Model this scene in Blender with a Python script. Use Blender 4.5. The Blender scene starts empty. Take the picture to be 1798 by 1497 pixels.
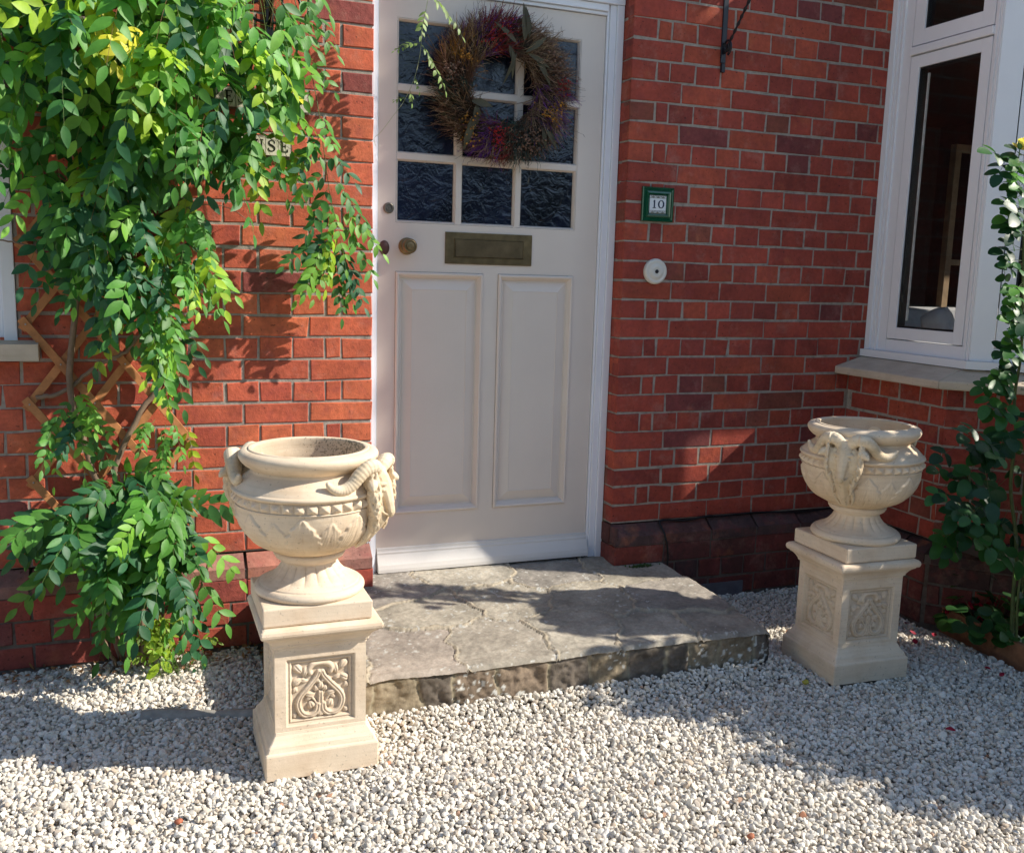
import bpy, bmesh, math, random
import numpy as np
from mathutils import Vector, Matrix
rng = np.random.default_rng(11); random.seed(5)
S = bpy.context.scene; COL = S.collection; PI = math.pi; R = math.radians

# ---------------------------------------------------------------- camera, sky, sun
cam = bpy.data.objects.new('camera', bpy.data.cameras.new('camera')); COL.objects.link(cam); S.camera = cam
CP = np.array([-0.77345, -3.37669, 0.99194]); yaw, pitch, roll = 0.372042, -0.158344, 0.028556
fw = np.array([math.sin(yaw)*math.cos(pitch), math.cos(yaw)*math.cos(pitch), math.sin(pitch)])
rt = np.array([math.cos(yaw), -math.sin(yaw), 0]); up = np.cross(rt, fw)
r2 = rt*math.cos(roll)+up*math.sin(roll); u2 = up*math.cos(roll)-rt*math.sin(roll)
M = Matrix((tuple(r2), tuple(u2), tuple(-fw))).transposed().to_4x4(); M.translation = Vector(CP)
cam.matrix_world = M
cam.data.sensor_width = 36; cam.data.lens = 36*1689.9/1798; cam.data.clip_start = .05; cam.data.clip_end = 500
SUN = Vector((2.15, -1.0, 1.78)).normalized()
w = bpy.data.worlds.new('World'); S.world = w; w.use_nodes = True
nt = w.node_tree; nt.nodes.clear()
sky = nt.nodes.new('ShaderNodeTexSky'); sky.sky_type = 'NISHITA'; sky.sun_disc = False
sky.sun_elevation = math.asin(SUN.z); sky.ozone_density = 1.6; sky.air_density = 1.1; sky.dust_density = .4; sky.sun_rotation = math.atan2(SUN.x, SUN.y)
bg = nt.nodes.new('ShaderNodeBackground'); bg.inputs[1].default_value = .125
wo = nt.nodes.new('ShaderNodeOutputWorld'); nt.links.new(sky.outputs[0], bg.inputs[0]); nt.links.new(bg.outputs[0], wo.inputs[0])
sl = bpy.data.lights.new('sun', 'SUN'); sl.energy = 4.7; sl.angle = R(.55); sl.color = (1, .93, .82)
so = bpy.data.objects.new('sun', sl); COL.objects.link(so); so.rotation_euler = SUN.to_track_quat('Z', 'Y').to_euler(); so.location = (6, -3, 6)
S.view_settings.view_transform = 'Standard'; S.view_settings.look = 'None'; S.view_settings.exposure = .52; S.view_settings.gamma = 1
S.render.engine = 'CYCLES'
S.cycles.max_bounces = 8; S.cycles.transparent_max_bounces = 16

# ---------------------------------------------------------------- helpers
def tag(o, label=None, cat=None, group=None, kind=None):
    if label: o['label'] = label
    if cat: o['category'] = cat
    if group: o['group'] = group
    if kind: o['kind'] = kind
    return o
def empty(name, loc, label, cat, group=None, rz=0):
    o = bpy.data.objects.new(name, None); COL.objects.link(o); o.location = loc; o.rotation_euler.z = rz
    o.empty_display_size = .1
    return tag(o, label, cat, group)
def link(name, me, mat, parent=None):
    o = bpy.data.objects.new(name, me); COL.objects.link(o)
    if mat is not None and not me.materials:
        for m in (mat if isinstance(mat, (list, tuple)) else [mat]): me.materials.append(m)
    if parent: o.parent = parent
    return o
class MB:
    """collects polygons (with a colour and a material slot for each) and links them as one mesh"""
    def __init__(s): s.v = []; s.f = []; s.c = []; s.m = []; s.n = 0; s.sm = []
    def add(s, v, f, c=(1, 1, 1), m=0, sm=False):
        v = np.asarray(v, float).reshape(-1, 3); s.v.append(v)
        for q in f: s.f.append([i+s.n for i in q])
        s.c += [c]*len(f); s.m += [m]*len(f); s.sm += [sm]*len(f); s.n += len(v)
    def box(s, a, b, c=(1, 1, 1), m=0, T=None):
        x0, y0, z0 = [min(p, q) for p, q in zip(a, b)]; x1, y1, z1 = [max(p, q) for p, q in zip(a, b)]
        v = np.array([(x0,y0,z0),(x1,y0,z0),(x1,y1,z0),(x0,y1,z0),(x0,y0,z1),(x1,y0,z1),(x1,y1,z1),(x0,y1,z1)])
        if T is not None: v = T(v)
        s.add(v, [(0,3,2,1),(4,5,6,7),(0,1,5,4),(1,2,6,5),(2,3,7,6),(3,0,4,7)], c, m)
    def bevbox(s, a, b, e=.003, c=(1, 1, 1), m=0, T=None):
        bm = bmesh.new(); bmesh.ops.create_cube(bm, size=1)
        A = np.array(a); B = np.array(b)
        for v in bm.verts: v.co = Vector((A+B)/2+np.array(v.co)*np.abs(B-A))
        bmesh.ops.bevel(bm, geom=bm.edges[:], offset=e, segments=2, affect='EDGES', profile=.6)
        s.bm(bm, c, m, T)
    def bm(s, bm, c=(1, 1, 1), m=0, T=None, sm=False):
        bm.verts.index_update(); v = np.array([tuple(x.co) for x in bm.verts])
        if T is not None: v = T(v)
        s.add(v, [[x.index for x in f.verts] for f in bm.faces], c, m, sm); bm.free()
    def tube(s, P, r, k=8, c=(1, 1, 1), m=0, cap=True, sm=True, squash=None):
        P = np.asarray(P, float); n = len(P); r = np.broadcast_to(r, n)
        t = np.gradient(P, axis=0); t /= np.linalg.norm(t, axis=1)[:, None]+1e-9
        a = np.array([0, 0, 1.]) if abs(t[0][2]) < .9 else np.array([1., 0, 0])
        V = []
        u = np.cross(a, t[0]); u /= np.linalg.norm(u)
        for i in range(n):
            u = u-t[i]*(u@t[i]); u /= np.linalg.norm(u)+1e-9; w_ = np.cross(t[i], u)
            for j in range(k):
                an = 2*PI*j/k; V.append(P[i]+r[i]*(math.cos(an)*u+math.sin(an)*w_))
        F = [(i*k+j, i*k+(j+1) % k, (i+1)*k+(j+1) % k, (i+1)*k+j) for i in range(n-1) for j in range(k)]
        if cap: F += [tuple(range(k))[::-1], tuple((n-1)*k+j for j in range(k))]
        s.add(V, F, c, m, sm)
    def prism(s, outer, z0, z1, c=(1, 1, 1), m=0):
        """vertical prism of a plan polygon; z0, z1 numbers or lists per vertex"""
        n = len(outer); z0 = np.broadcast_to(z0, n); z1 = np.broadcast_to(z1, n)
        V = [(p[0], p[1], z) for p, z in zip(outer, z0)]+[(p[0], p[1], z) for p, z in zip(outer, z1)]
        F = [tuple(range(n))[::-1], tuple(range(n, 2*n))]+[(i, (i+1) % n, n+(i+1) % n, n+i) for i in range(n)]
        s.add(V, F, c, m)
    def build(s, name, mat, parent=None, smooth=False, off=None):
        v = np.concatenate(s.v)
        if off is not None: v = v-np.array(off)
        me = bpy.data.meshes.new(name); me.from_pydata(v.tolist(), [], s.f); me.update()
        ca = me.color_attributes.new('Col', 'FLOAT_COLOR', 'CORNER')
        cnt = [len(f) for f in s.f]; cc = np.repeat(np.array([tuple(c)[:3] for c in s.c]), cnt, axis=0)
        ca.data.foreach_set('color', np.hstack([cc, np.ones((len(cc), 1))]).ravel())
        me.polygons.foreach_set('use_smooth', [bool(x or smooth) for x in s.sm]); me.polygons.foreach_set('material_index', s.m)
        bmx = bmesh.new(); bmx.from_mesh(me); bmesh.ops.recalc_face_normals(bmx, faces=bmx.faces); bmx.to_mesh(me); bmx.free()
        return link(name, me, mat, parent)
def grid_faces(nu, nv, closed=False):
    i, j = np.meshgrid(np.arange(nv-1), np.arange(nu if closed else nu-1), indexing='ij')
    a = i*nu+j; b = i*nu+(j+1) % nu; return np.stack([a, b, b+nu, a+nu], -1).reshape(-1, 4)
def fast_mesh(name, V, F, colv=None, smooth=True):
    V = np.asarray(V, np.float32).reshape(-1, 3); F = np.asarray(F, np.int32); k = F.shape[1]
    me = bpy.data.meshes.new(name); me.vertices.add(len(V)); me.vertices.foreach_set('co', V.ravel())
    me.loops.add(F.size); me.loops.foreach_set('vertex_index', F.ravel())
    me.polygons.add(len(F)); me.polygons.foreach_set('loop_start', np.arange(0, F.size, k, dtype=np.int32))
    me.polygons.foreach_set('use_smooth', np.full(len(F), smooth)); me.update(calc_edges=True)
    if colv is not None:
        ca = me.color_attributes.new('Col', 'FLOAT_COLOR', 'POINT')
        ca.data.foreach_set('color', np.hstack([colv, np.ones((len(V), 1))]).astype(np.float32).ravel())
    return me

# ---------------------------------------------------------------- materials
class NT:
    def __init__(s, name):
        s.m = bpy.data.materials.new(name); s.m.use_nodes = True; s.t = s.m.node_tree; s.t.nodes.clear()
        s.out = s.n('ShaderNodeOutputMaterial'); s.b = s.n('ShaderNodeBsdfPrincipled'); s.l(s.b.outputs[0], s.out.inputs[0])
    def n(s, k, **kw):
        x = s.t.nodes.new(k)
        for a, b in kw.items(): setattr(x, a, b)
        return x
    def l(s, a, b): s.t.links.new(a, b)
    def pos(s):
        if not hasattr(s, '_p'): s._p = s.n('ShaderNodeTexCoord').outputs['Object']
        return s._p
    def noise(s, scale, detail=4, rough=.55, vec=None, dist=0):
        x = s.n('ShaderNodeTexNoise'); x.inputs['Scale'].default_value = scale; x.inputs['Detail'].default_value = detail
        x.inputs['Roughness'].default_value = rough; x.inputs['Distortion'].default_value = dist
        s.l(vec or s.pos(), x.inputs['Vector']); return x.outputs[0]
    def ramp(s, fac, st):
        x = s.n('ShaderNodeValToRGB'); e = x.color_ramp.elements
        while len(e) < len(st): e.new(.5)
        for q, (p, c) in zip(e, st): q.position = p; q.color = (*c, 1) if len(c) == 3 else c
        s.l(fac, x.inputs[0]); return x.outputs[0]
    def mix(s, fac, a, b, mode='MIX'):
        x = s.n('ShaderNodeMix', data_type='RGBA', blend_type=mode)
        for sock, v in ((0, fac), (6, a), (7, b)):
            if isinstance(v, (int, float)): x.inputs[sock].default_value = v
            elif isinstance(v, tuple): x.inputs[sock].default_value = (*v, 1)
            else: s.l(v, x.inputs[sock])
        return x.outputs[2]
    def bump(s, h, strength=.3, dist=.002, prev=None):
        x = s.n('ShaderNodeBump'); x.inputs['Strength'].default_value = strength; x.inputs['Distance'].default_value = dist
        s.l(h, x.inputs['Height'])
        if prev: s.l(prev, x.inputs['Normal'])
        return x.outputs[0]
    def fin(s, col=None, rough=.8, normal=None, spec=.35, metal=0):
        if col is not None:
            if isinstance(col, tuple): s.b.inputs['Base Color'].default_value = (*col, 1)
            else: s.l(col, s.b.inputs['Base Color'])
        if isinstance(rough, (int, float)): s.b.inputs['Roughness'].default_value = rough
        else: s.l(rough, s.b.inputs['Roughness'])
        s.b.inputs['Specular IOR Level'].default_value = spec; s.b.inputs['Metallic'].default_value = metal
        if normal: s.l(normal, s.b.inputs['Normal'])
        return s.m
    def vcol(s): return s.n('ShaderNodeVertexColor', layer_name='Col').outputs[0]
G = (0, 0, 0); W1 = (1, 1, 1)
def mat_brick():
    a = NT('brick'); c = a.vcol()
    n1 = a.ramp(a.noise(9, 5, .6), [(.3, (.70, .70, .72)), (.7, (1.2, 1.15, 1.12))])
    c = a.mix(1, c, n1, 'MULTIPLY')
    c = a.mix(a.ramp(a.noise(16, 4, .6), [(.50, G), (.72, (.45,)*3)]), c, (.26, .055, .055)); c = a.mix(a.ramp(a.noise(11, 3, .5), [(.62, G), (.78, (.35,)*3)]), c, (.60, .20, .08))
    n2 = a.ramp(a.noise(60, 3), [(.3, (.84, .84, .84)), (.7, (1.12, 1.1, 1.1))]); c = a.mix(1, c, n2, 'MULTIPLY')
    c = a.mix(a.ramp(a.noise(95, 2, .5), [(.66, G), (.72, (.75,)*3)]), c, (.05, .018, .014))
    bl = a.ramp(a.noise(7, 7, .75), [(.54, G), (.76, (.34,)*3)]); c = a.mix(bl, c, (.58, .34, .27))
    nb = a.bump(a.noise(220, 4, .7), .7, .0014); nb = a.bump(a.noise(45, 5, .65), .7, .004, nb)
    return a.fin(c, .82, nb, .3)
def mat_mortar(name='mortar', base=(.37, .32, .27)):
    a = NT(name); d = tuple(x*.6 for x in base); e = tuple(min(1, x*1.25) for x in base)
    c = a.ramp(a.noise(30, 6, .7), [(.3, d), (.5, base), (.75, e)])
    nb = a.bump(a.noise(140, 5, .8), .9, .003)
    return a.fin(c, .95, nb, .1)
def mat_stone(name='cast_stone', base=(.80, .665, .51), dark=(.68, .53, .38), vc=False, bumpd=.0012):
    a = NT(name)
    c = a.ramp(a.noise(7, 6, .6), [(.3, dark), (.55, base), (.8, tuple(min(1, x*1.07) for x in base))])
    mp = a.n('ShaderNodeMapping'); mp.inputs['Scale'].default_value = (6, 6, 90); a.l(a.pos(), mp.inputs[0])
    st = a.ramp(a.noise(1.6, 3, .5, mp.outputs[0]), [(.3, (.90, .88, .84)), (.6, W1)]); c = a.mix(.8, c, st, 'MULTIPLY')
    pit = a.ramp(a.noise(130, 2, .5), [(.66, G), (.72, (.5,)*3)]); c = a.mix(pit, c, tuple(x*.5 for x in dark))
    if vc: c = a.mix(1, c, a.vcol(), 'MULTIPLY')
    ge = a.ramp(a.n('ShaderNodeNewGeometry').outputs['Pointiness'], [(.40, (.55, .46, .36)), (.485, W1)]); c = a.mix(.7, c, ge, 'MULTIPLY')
    gr_ = a.ramp(a.noise(3.2, 6, .7), [(.50, G), (.75, (.35,)*3)]); c = a.mix(gr_, c, (.50, .44, .34))
    nb = a.bump(a.noise(260, 4, .8), .5, bumpd); nb = a.bump(a.noise(40, 4, .6), .35, .002, nb)
    return a.fin(c, .9, nb, .2)
def mat_paint(name, col, rough=.35, streak=0.0, dirt=(.5, .45, .38), br=.12):
    a = NT(name); c = a.ramp(a.noise(4, 5, .6), [(.3, tuple(x*.94 for x in col)), (.7, col)])
    if streak: c = a.mix(a.ramp(a.noise(16, 6, .75), [(.58, G), (.8, (streak,)*3)]), c, dirt)
    mp = a.n('ShaderNodeMapping'); mp.inputs['Scale'].default_value = (60, 60, 3); a.l(a.pos(), mp.inputs[0])
    nb = a.bump(a.noise(3, 3, .6, mp.outputs[0]), br, .002); nb = a.bump(a.noise(300, 2), .05, .001, nb)
    return a.fin(c, rough, nb, .4)
def mat_leaf(name, rough=.5, trans=.32, spec=.45):
    a = NT(name); c = a.vcol()
    c = a.mix(1, c, a.ramp(a.noise(45, 3), [(.3, (.82, .86, .8)), (.7, (1.15, 1.1, 1.1))]), 'MULTIPLY')
    a.fin(c, rough, a.bump(a.noise(160, 2), .25, .001), spec)
    t = a.n('ShaderNodeBsdfTranslucent'); a.l(a.mix(1, c, (1.7, 1.9, .75), 'MULTIPLY'), t.inputs[0])
    mx = a.n('ShaderNodeMixShader'); mx.inputs[0].default_value = trans
    a.l(a.b.outputs[0], mx.inputs[1]); a.l(t.outputs[0], mx.inputs[2]); a.l(mx.outputs[0], a.out.inputs[0])
    return a.m
def mat_plain(name, col, rough=.6, bs=60, bstr=.2, var=.25, metal=0, spec=.4):
    a = NT(name); c = a.ramp(a.noise(22, 5, .6), [(.3, tuple(x*(1-var) for x in col)), (.7, tuple(min(1, x*(1+var)) for x in col))])
    return a.fin(c, rough, a.bump(a.noise(bs, 4, .6), bstr, .0015), spec, metal)
def mat_vc(name, rough=.7, var=True):
    a = NT(name); c = a.vcol()
    if var: c = a.mix(1, c, a.ramp(a.noise(30, 4), [(.3, (.75,)*3), (.7, (1.2,)*3)]), 'MULTIPLY')
    return a.fin(c, rough, a.bump(a.noise(120, 3), .25, .001))
def mat_pane():
    a = NT('window_glass'); a.t.nodes.remove(a.b)
    lw = a.n('ShaderNodeLayerWeight'); lw.inputs[0].default_value = .5; pw_ = a.n('ShaderNodeMath', operation='POWER'); a.l(lw.outputs[1], pw_.inputs[0]); pw_.inputs[1].default_value = 4; f = a.n('ShaderNodeMath', operation='MULTIPLY_ADD'); a.l(pw_.outputs[0], f.inputs[0]); f.inputs[1].default_value = .5; f.inputs[2].default_value = .03
    g = a.n('ShaderNodeBsdfGlossy'); g.inputs['Roughness'].default_value = .01
    t = a.n('ShaderNodeBsdfTransparent'); t.inputs[0].default_value = (.985, .99, .985, 1)
    mx = a.n('ShaderNodeMixShader'); a.l(f.outputs[0], mx.inputs[0]); a.l(t.outputs[0], mx.inputs[1]); a.l(g.outputs[0], mx.inputs[2])
    a.l(mx.outputs[0], a.out.inputs[0]); return a.m
def mat_obscure():
    a = NT('obscured_glass');     nb = a.bump(a.noise(16, 3, .55, dist=1.2), .5, .008); nb = a.bump(a.noise(60, 3, .6, dist=.8), .4, .003, nb)
    c = a.ramp(a.noise(3.2, 3), [(.35, (.004, .005, .011)), (.7, (.014, .020, .050))])
    return a.fin(c, .15, nb, .6)
BR = mat_brick(); MO = mat_mortar(); MOD = mat_mortar('old_mortar', (.16, .13, .11)); ST = mat_stone(vc=True)
WP = mat_paint('white_gloss_paint', (.88, .89, .93), .3, br=.06); UP = mat_paint('white_window_frame', (.90, .90, .93), .3, br=.01)
DP = mat_paint('cream_door_paint', (.78, .685, .60), .38, .35, (.70, .66, .60))
GL = mat_pane(); OG = mat_obscure(); DARK = mat_plain('black_rubber', (.012, .012, .014), .5)
IRON = mat_plain('wrought_iron', (.012, .013, .02), .35, 90, .4); BRASS = mat_plain('aged_brass', (.20, .145, .075), .38, 80, .25, .3, .85)
BROWNM = mat_plain('brown_metal', (.10, .05, .04), .45, 80, .2, .3, .3)
CILL = mat_stone('painted_cill', (.66, .55, .43), (.54, .44, .34))
LEAF = mat_leaf('wisteria_leaf'); RLEAF = mat_leaf('rose_leaf', .42, .25, .4); BARK = mat_plain('stem_bark', (.22, .15, .10), .85, 120, .6, .35)
WOOD = mat_plain('trellis_wood', (.48, .20, .075), .75, 90, .5, .3); VCM = mat_vc('painted_parts')

# ---------------------------------------------------------------- brickwork
WX = .986
capl = [0]  # left plinth: lighter brick colours painted in for the sun on it
def brick_col(palette):
    p = rng.random()
    if palette == 'left': base = [(.56, .130, .064), (.50, .114, .062), (.60, .155, .072), (.44, .092, .054), (.27, .070, .058)][int(np.searchsorted([.36, .66, .86, .95], p))]  # lighter brick set, sunlight on the left wall put into the colour
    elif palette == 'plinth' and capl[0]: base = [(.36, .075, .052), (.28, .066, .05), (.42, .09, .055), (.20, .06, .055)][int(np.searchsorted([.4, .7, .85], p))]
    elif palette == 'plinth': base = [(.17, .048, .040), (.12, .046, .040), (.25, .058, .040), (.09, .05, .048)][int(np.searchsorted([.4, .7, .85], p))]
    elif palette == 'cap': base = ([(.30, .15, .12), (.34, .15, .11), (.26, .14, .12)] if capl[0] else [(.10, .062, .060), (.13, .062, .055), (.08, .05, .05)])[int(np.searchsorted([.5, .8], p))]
    else: base = [(.37, .070, .045), (.33, .064, .043), (.41, .086, .047), (.28, .058, .043), (.25, .075, .048), (.20, .052, .048)][int(np.searchsorted([.36, .66, .80, .91, .965], p))]  # darker brick set, shade on right wall and bay put into the colour
    return tuple(np.array(base)*rng.uniform(.86, 1.14))
def lay(mb, T, u0, u1, n0, n1, pal, holes=(), start=0., closer=True, course=.075, depth=.05, zb=0., header_first=None):
    """English bond laid from u=start rightwards; T(u,d,z) maps wall coords (d = depth into the wall)"""
    for n in range(n0, n1):
        z0 = zb+n*course+.0044; z1 = zb+(n+1)*course-.0040
        hdr = (n % 2 != 0)
        edges = []; u = start
        if not hdr:
            e = start; first = True
            while e < u1:
                L = .215 if first else .215; edges.append((e, e+.2166)); e += .225; first = False
        else:
            so_ = start if closer else start-.0562; edges.append((so_, so_+.104)); e = so_+.1125
            if closer: edges.append((e, e+.0495)); e += .058
            while e < u1: edges.append((e, e+.1041)); e += .1125
        for a, b in edges:
            a = max(a, u0); b = min(b, u1)
            segs = [(a, b)]
            for (h0, h1, hz0, hz1) in holes:
                if z1 > hz0+.03 and z0 < hz1-.03:
                    ns = []
                    for (p, q) in segs:
                        if q <= h0 or p >= h1: ns.append((p, q)); continue
                        if p < h0: ns.append((p, h0))
                        if q > h1: ns.append((h1, q))
                    segs = ns
            for (p, q) in segs:
                if q-p < .012: continue
                c = brick_col(pal); j = rng.normal(0, .0016, (4, 2)); e = .0026; d = rng.normal(0, .0009)
                f = np.array([(p, z0), (q, z0), (q, z1), (p, z1)])+j
                inn = f+np.array([(e, e), (-e, e), (-e, -e), (e, -e)])
                V = [T(x, depth, z) for x, z in f]+[T(x, .0026+d, z) for x, z in f]+[T(x, d, z) for x, z in inn]
                F = [(4,5,9,8),(5,6,10,9),(6,7,11,10),(7,4,8,11),(8,9,10,11),(0,1,5,4),(1,2,6,5),(2,3,7,6),(3,0,4,7)]
                mb.add(V, F, c, 0)
house = empty('house', (0, 0, -.33), 'red brick house front with cream panelled door and white bay window', 'house')
HO = (0, 0, -.33)
def hbuild(mb, name, mat, parent=None, smooth=False, label=None):
    """part of the house: world coordinates, re-based on the parent"""
    p = parent or house; off = HO if p is house else p['_o']
    o = mb.build(name, mat, p, smooth, off)
    if label: o['label'] = label
    return o
def hsub(name, loc, mb, mat, parent=None, label=None, smooth=False):
    """part with its own origin so that sub-parts can hang on it"""
    p = parent or house; po = np.array(HO if p is house else p['_o'])
    o = mb.build(name, mat, p, smooth, loc); o.location = Vector(np.array(loc)-po); o['_o'] = tuple(loc)
    if label: o['label'] = label
    return o
TOP = 46
mb = MB()
TL = lambda u, d, z: (-u, d, z); TR = lambda u, d, z: (WX+u, d, z); TREV = lambda u, d, z: (WX+d, u, z)
TB = lambda u, d, z: (2.115+d, -u, z)
s2 = math.sqrt(.5)
TC = lambda u, d, z: (2.115+u*s2+d*s2, -.555-u*s2+d*s2, z); TF = lambda u, d, z: (2.459+u, -.899+d, z)
WH = (1.125, 2.5, .73, 2.30)
lay(mb, TL, 0, 3.3, 0, TOP, 'left', [WH])
lay(mb, TR, 0, 1.129, 0, 8, 'right'); lay(mb, TR, 0, 1.205, 8, TOP, 'right')
lay(mb, lambda u, d, z: TREV(u+.0028, d, z), 0, .094, 0, 28, 'right', depth=.0035)
lay(mb, lambda u, d, z: (-.0028-d, u, z), 0.004, .094, 0, 28, 'left', depth=.0035)
lay(mb, lambda u, d, z: (u, d, z), .004, WX-.004, 29, TOP, 'left')
lay(mb, TB, 0, .555, 0, 8, 'right', start=.03, closer=False)
lay(mb, TC, 0.004, .486, 0, 8, 'right', start=-.1, closer=False)
lay(mb, TF, 0.004, 2.2, 0, 8, 'right', start=0, closer=False)
lay(mb, TR, 1.2051, 4.4, 35, TOP, 'right', start=0)
# backing: mortar 4 mm behind the brick faces
g = .0034
def mort(a, b, m=1): mb.box(a, b, (1, 1, 1), m)
mort((-1.125, g, 0), (-g, .25, 3.45)); mort((-3.3, g, 0), (-1.125, .25, .73)); mort((-3.3, g, 2.30), (-1.125, .25, 3.45)); mort((-3.3, g, .73), (-2.5, .25, 2.30))
mort((WX+g, g, 0), (2.197, .25, 3.45)); mort((-g, g, 2.175+g), (WX+g, .25, 3.45)); mort((2.1972, g, 2.625), (5.4, .25, 3.45))
gi = .0042
bay_out = lambda o: [(2.115+o, .0), (2.115+o, -.555+o*.414), (2.459+o*.414, -.899+o), (4.66, -.899+o)]
def band(path_o, path_i, z0, z1, m=1, M_=None):
    t = M_ or mb
    for i in range(len(path_o)-1):
        t.prism([path_o[i], path_o[i+1], path_i[i+1], path_i[i]], z0, z1, (1, 1, 1), m)
band(bay_out(g), bay_out(.1), 0, .6)
wall = hbuild(mb, 'wall', [BR, MO])
# plinth: chamfered course and dark courses below, standing 50 mm proud
mb = MB()
def plinth(T, u0, u1, bond=0., wrap=0):
    e = u0
    while e < u1:
        L = min(.22, u1-e)
        if L > .02:
            c = brick_col('cap'); a, b = e+.003, e+L-.003
            V = [T(a, 0.002, -.005), T(b, 0.002, -.005), T(b, -.05, -.045), T(a, -.05, -.045), T(a, -.05, -.083), T(b, -.05, -.083), T(a, .02, -.083), T(b, .02, -.083), T(a, .02, -.005), T(b, .02, -.005)]
            mb.add(V, [(0,1,2,3), (3,2,5,4), (4,5,7,6), (0,3,4,6,8), (1,9,7,5,2)], c, 0)
        e += .225
    TT = lambda u, d, z: T(u, d-.05, z)
    lay(mb, TT, u0, u1, -4, -1, 'plinth', start=u0+bond, closer=False, course=.082, zb=-.001)
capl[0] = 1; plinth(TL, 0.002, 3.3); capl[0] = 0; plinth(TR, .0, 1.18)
lay(mb, lambda u, d, z: TREV(u, d-.004, z), -.0495, .088, -4, 0, 'plinth', start=-.0495, closer=False, course=.082, zb=-.003, depth=.01)
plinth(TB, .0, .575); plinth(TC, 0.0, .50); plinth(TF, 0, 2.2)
for T, a, b in ((TL, .006, 3.3), (TR, .0065, 1.16)):
    v = [T(a, -.0455, -.36), T(b, -.0455, -.36), T(b, .06, -.36), T(a, .06, -.36), T(a, -.0455, -.05), T(b, -.0455, -.05), T(b, .06, -.012), T(a, .06, -.012)]
    mb.add(v, [(0,3,2,1),(4,5,6,7),(0,1,5,4),(1,2,6,5),(2,3,7,6),(3,0,4,7)], W1, 1)
band([(2.0695, .0), (2.0695, -.574), (2.44, -.9445), (4.66, -.9445)], [(2.16, 0), (2.16, -.53), (2.48, -.86), (4.66, -.86)], -.36, -.05)
mb.box((WX+.0065, .061, -.36), (WX+.06, .089, -.012), W1, 1)
hbuild(mb, 'plinth', [BR, MOD])
mb = MB(); mb.box((WX+.2, -.056, -.345), (1.60, -.052+.002, -.275)); hbuild(mb, 'damp_course', mat_plain('slate_grey', (.13, .13, .15), .7))

# ---------------------------------------------------------------- step of crazy paving
def seg_d(P, a, b):
    a = np.array(a); b = np.array(b); ab = b-a; t = np.clip(((P-a)@ab)/(ab@ab+1e-12), 0, 1)
    return np.linalg.norm(P-(a+t[..., None]*ab), axis=-1)
def vnoise(P, s, seed=0):
    """cheap value noise on 2-d points"""
    r = np.random.default_rng(seed); T = r.random((64, 64)); q = P*s; i = np.floor(q).astype(int); f = q-i; f = f*f*(3-2*f)
    a = T[i[..., 0] % 64, i[..., 1] % 64]; b = T[(i[..., 0]+1) % 64, i[..., 1] % 64]; c = T[i[..., 0] % 64, (i[..., 1]+1) % 64]; d = T[(i[..., 0]+1) % 64, (i[..., 1]+1) % 64]
    return (a*(1-f[..., 0])+b*f[..., 0])*(1-f[..., 1])+(c*(1-f[..., 0])+d*f[..., 0])*f[..., 1]
def fbm(P, s, seed=0, o=4):
    return sum(vnoise(P, s*2**k, seed+k)/2**k for k in range(o))/sum(1/2**k for k in range(o))
X0, X1, Y0 = -.42, 1.215, -.775
slabs = np.array([(-.30,-.60),(-.02,-.64),(.06,-.10),(.16,-.30),(.30,-.66),(.36,.0),(.44,-.26),(.56,-.62),(.70,-.06),(.76,-.34),(.80,-.70),(1.0,-.12),(1.06,-.42),(1.08,-.70),(-.3,-.2)])
def voro(P, S_, warp=.05, seed=3):
    Q = P+np.stack([fbm(P, 7, seed)-.5, fbm(P, 7, seed+9)-.5], -1)*warp
    D = np.linalg.norm(Q[..., None, :]-S_, axis=-1); o = np.argsort(D, -1); d1 = np.take_along_axis(D, o[..., :1], -1)[..., 0]; d2 = np.take_along_axis(D, o[..., 1:2], -1)[..., 0]
    return o[..., 0], d2-d1
nx, ny = 330, 200
gx, gy = np.meshgrid(np.linspace(X0, X1, nx), np.linspace(Y0, .10, ny)); P = np.stack([gx, gy], -1)
ed = .018*(fbm(P, 9, 40)-.5)
idx, d = voro(P, slabs, .13)
hsl = rng.normal(0, .0025, len(slabs)); til = rng.normal(0, .006, (len(slabs), 2))
ly = fbm(P*np.array([1, 2.2]), 9, 51, 5); h = hsl[idx]+((P-slabs[idx])*til[idx]).sum(-1)+.010*(np.round(ly*9)/9*.7+ly*.3-.5)+.004*(fbm(P, 60, 60)-.5)
joint = np.clip(d/.018, 0, 1); crk = np.abs(fbm(P, 5, 77)-.5)
jw = .007+.011*fbm(P, 6, 8); h = np.where(d < jw, .45*h+.0035*(1-(d/jw)**4), h)-.0065*np.exp(-((d-jw)/.0028)**2)-.004*(fbm(P, 25, 5) > .62)*0
front = np.clip((P[..., 1]-Y0)/.022, 0, 1); rightf = np.clip((X1-P[..., 0])/.02, 0, 1)
zt = -.157+.036*(P[..., 1])+h-.012*(1-front)**2-.012*(1-rightf)**2
scol = np.array([(.36,.32,.26),(.39,.35,.28),(.32,.29,.25),(.36,.31,.26),(.33,.295,.25),(.41,.37,.30)])[rng.integers(0, 6, len(slabs))]
cv = scol[idx]*(.55+.85*fbm(P, 11, 90)[..., None])*(.75+.5*fbm(P, 80, 95)[..., None])
mor = np.array((.42, .36, .27))*(.8+.4*fbm(P, 50, 33)[..., None]); mj = np.clip((d-jw)/.003, 0, 1)[..., None]
cv = mor*(1-mj)+cv*mj; dk = np.exp(-((d-jw)/.0022)**2)[..., None]; cv = cv*(1-.5*dk*(.3+.9*fbm(P, 9, 61)[..., None]))
lich = ((fbm(P, 70, 12, 3) > .74) & (fbm(P, 5, 13) > .50))[..., None]; cv = np.where(lich, (.52, .51, .46), cv)
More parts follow.
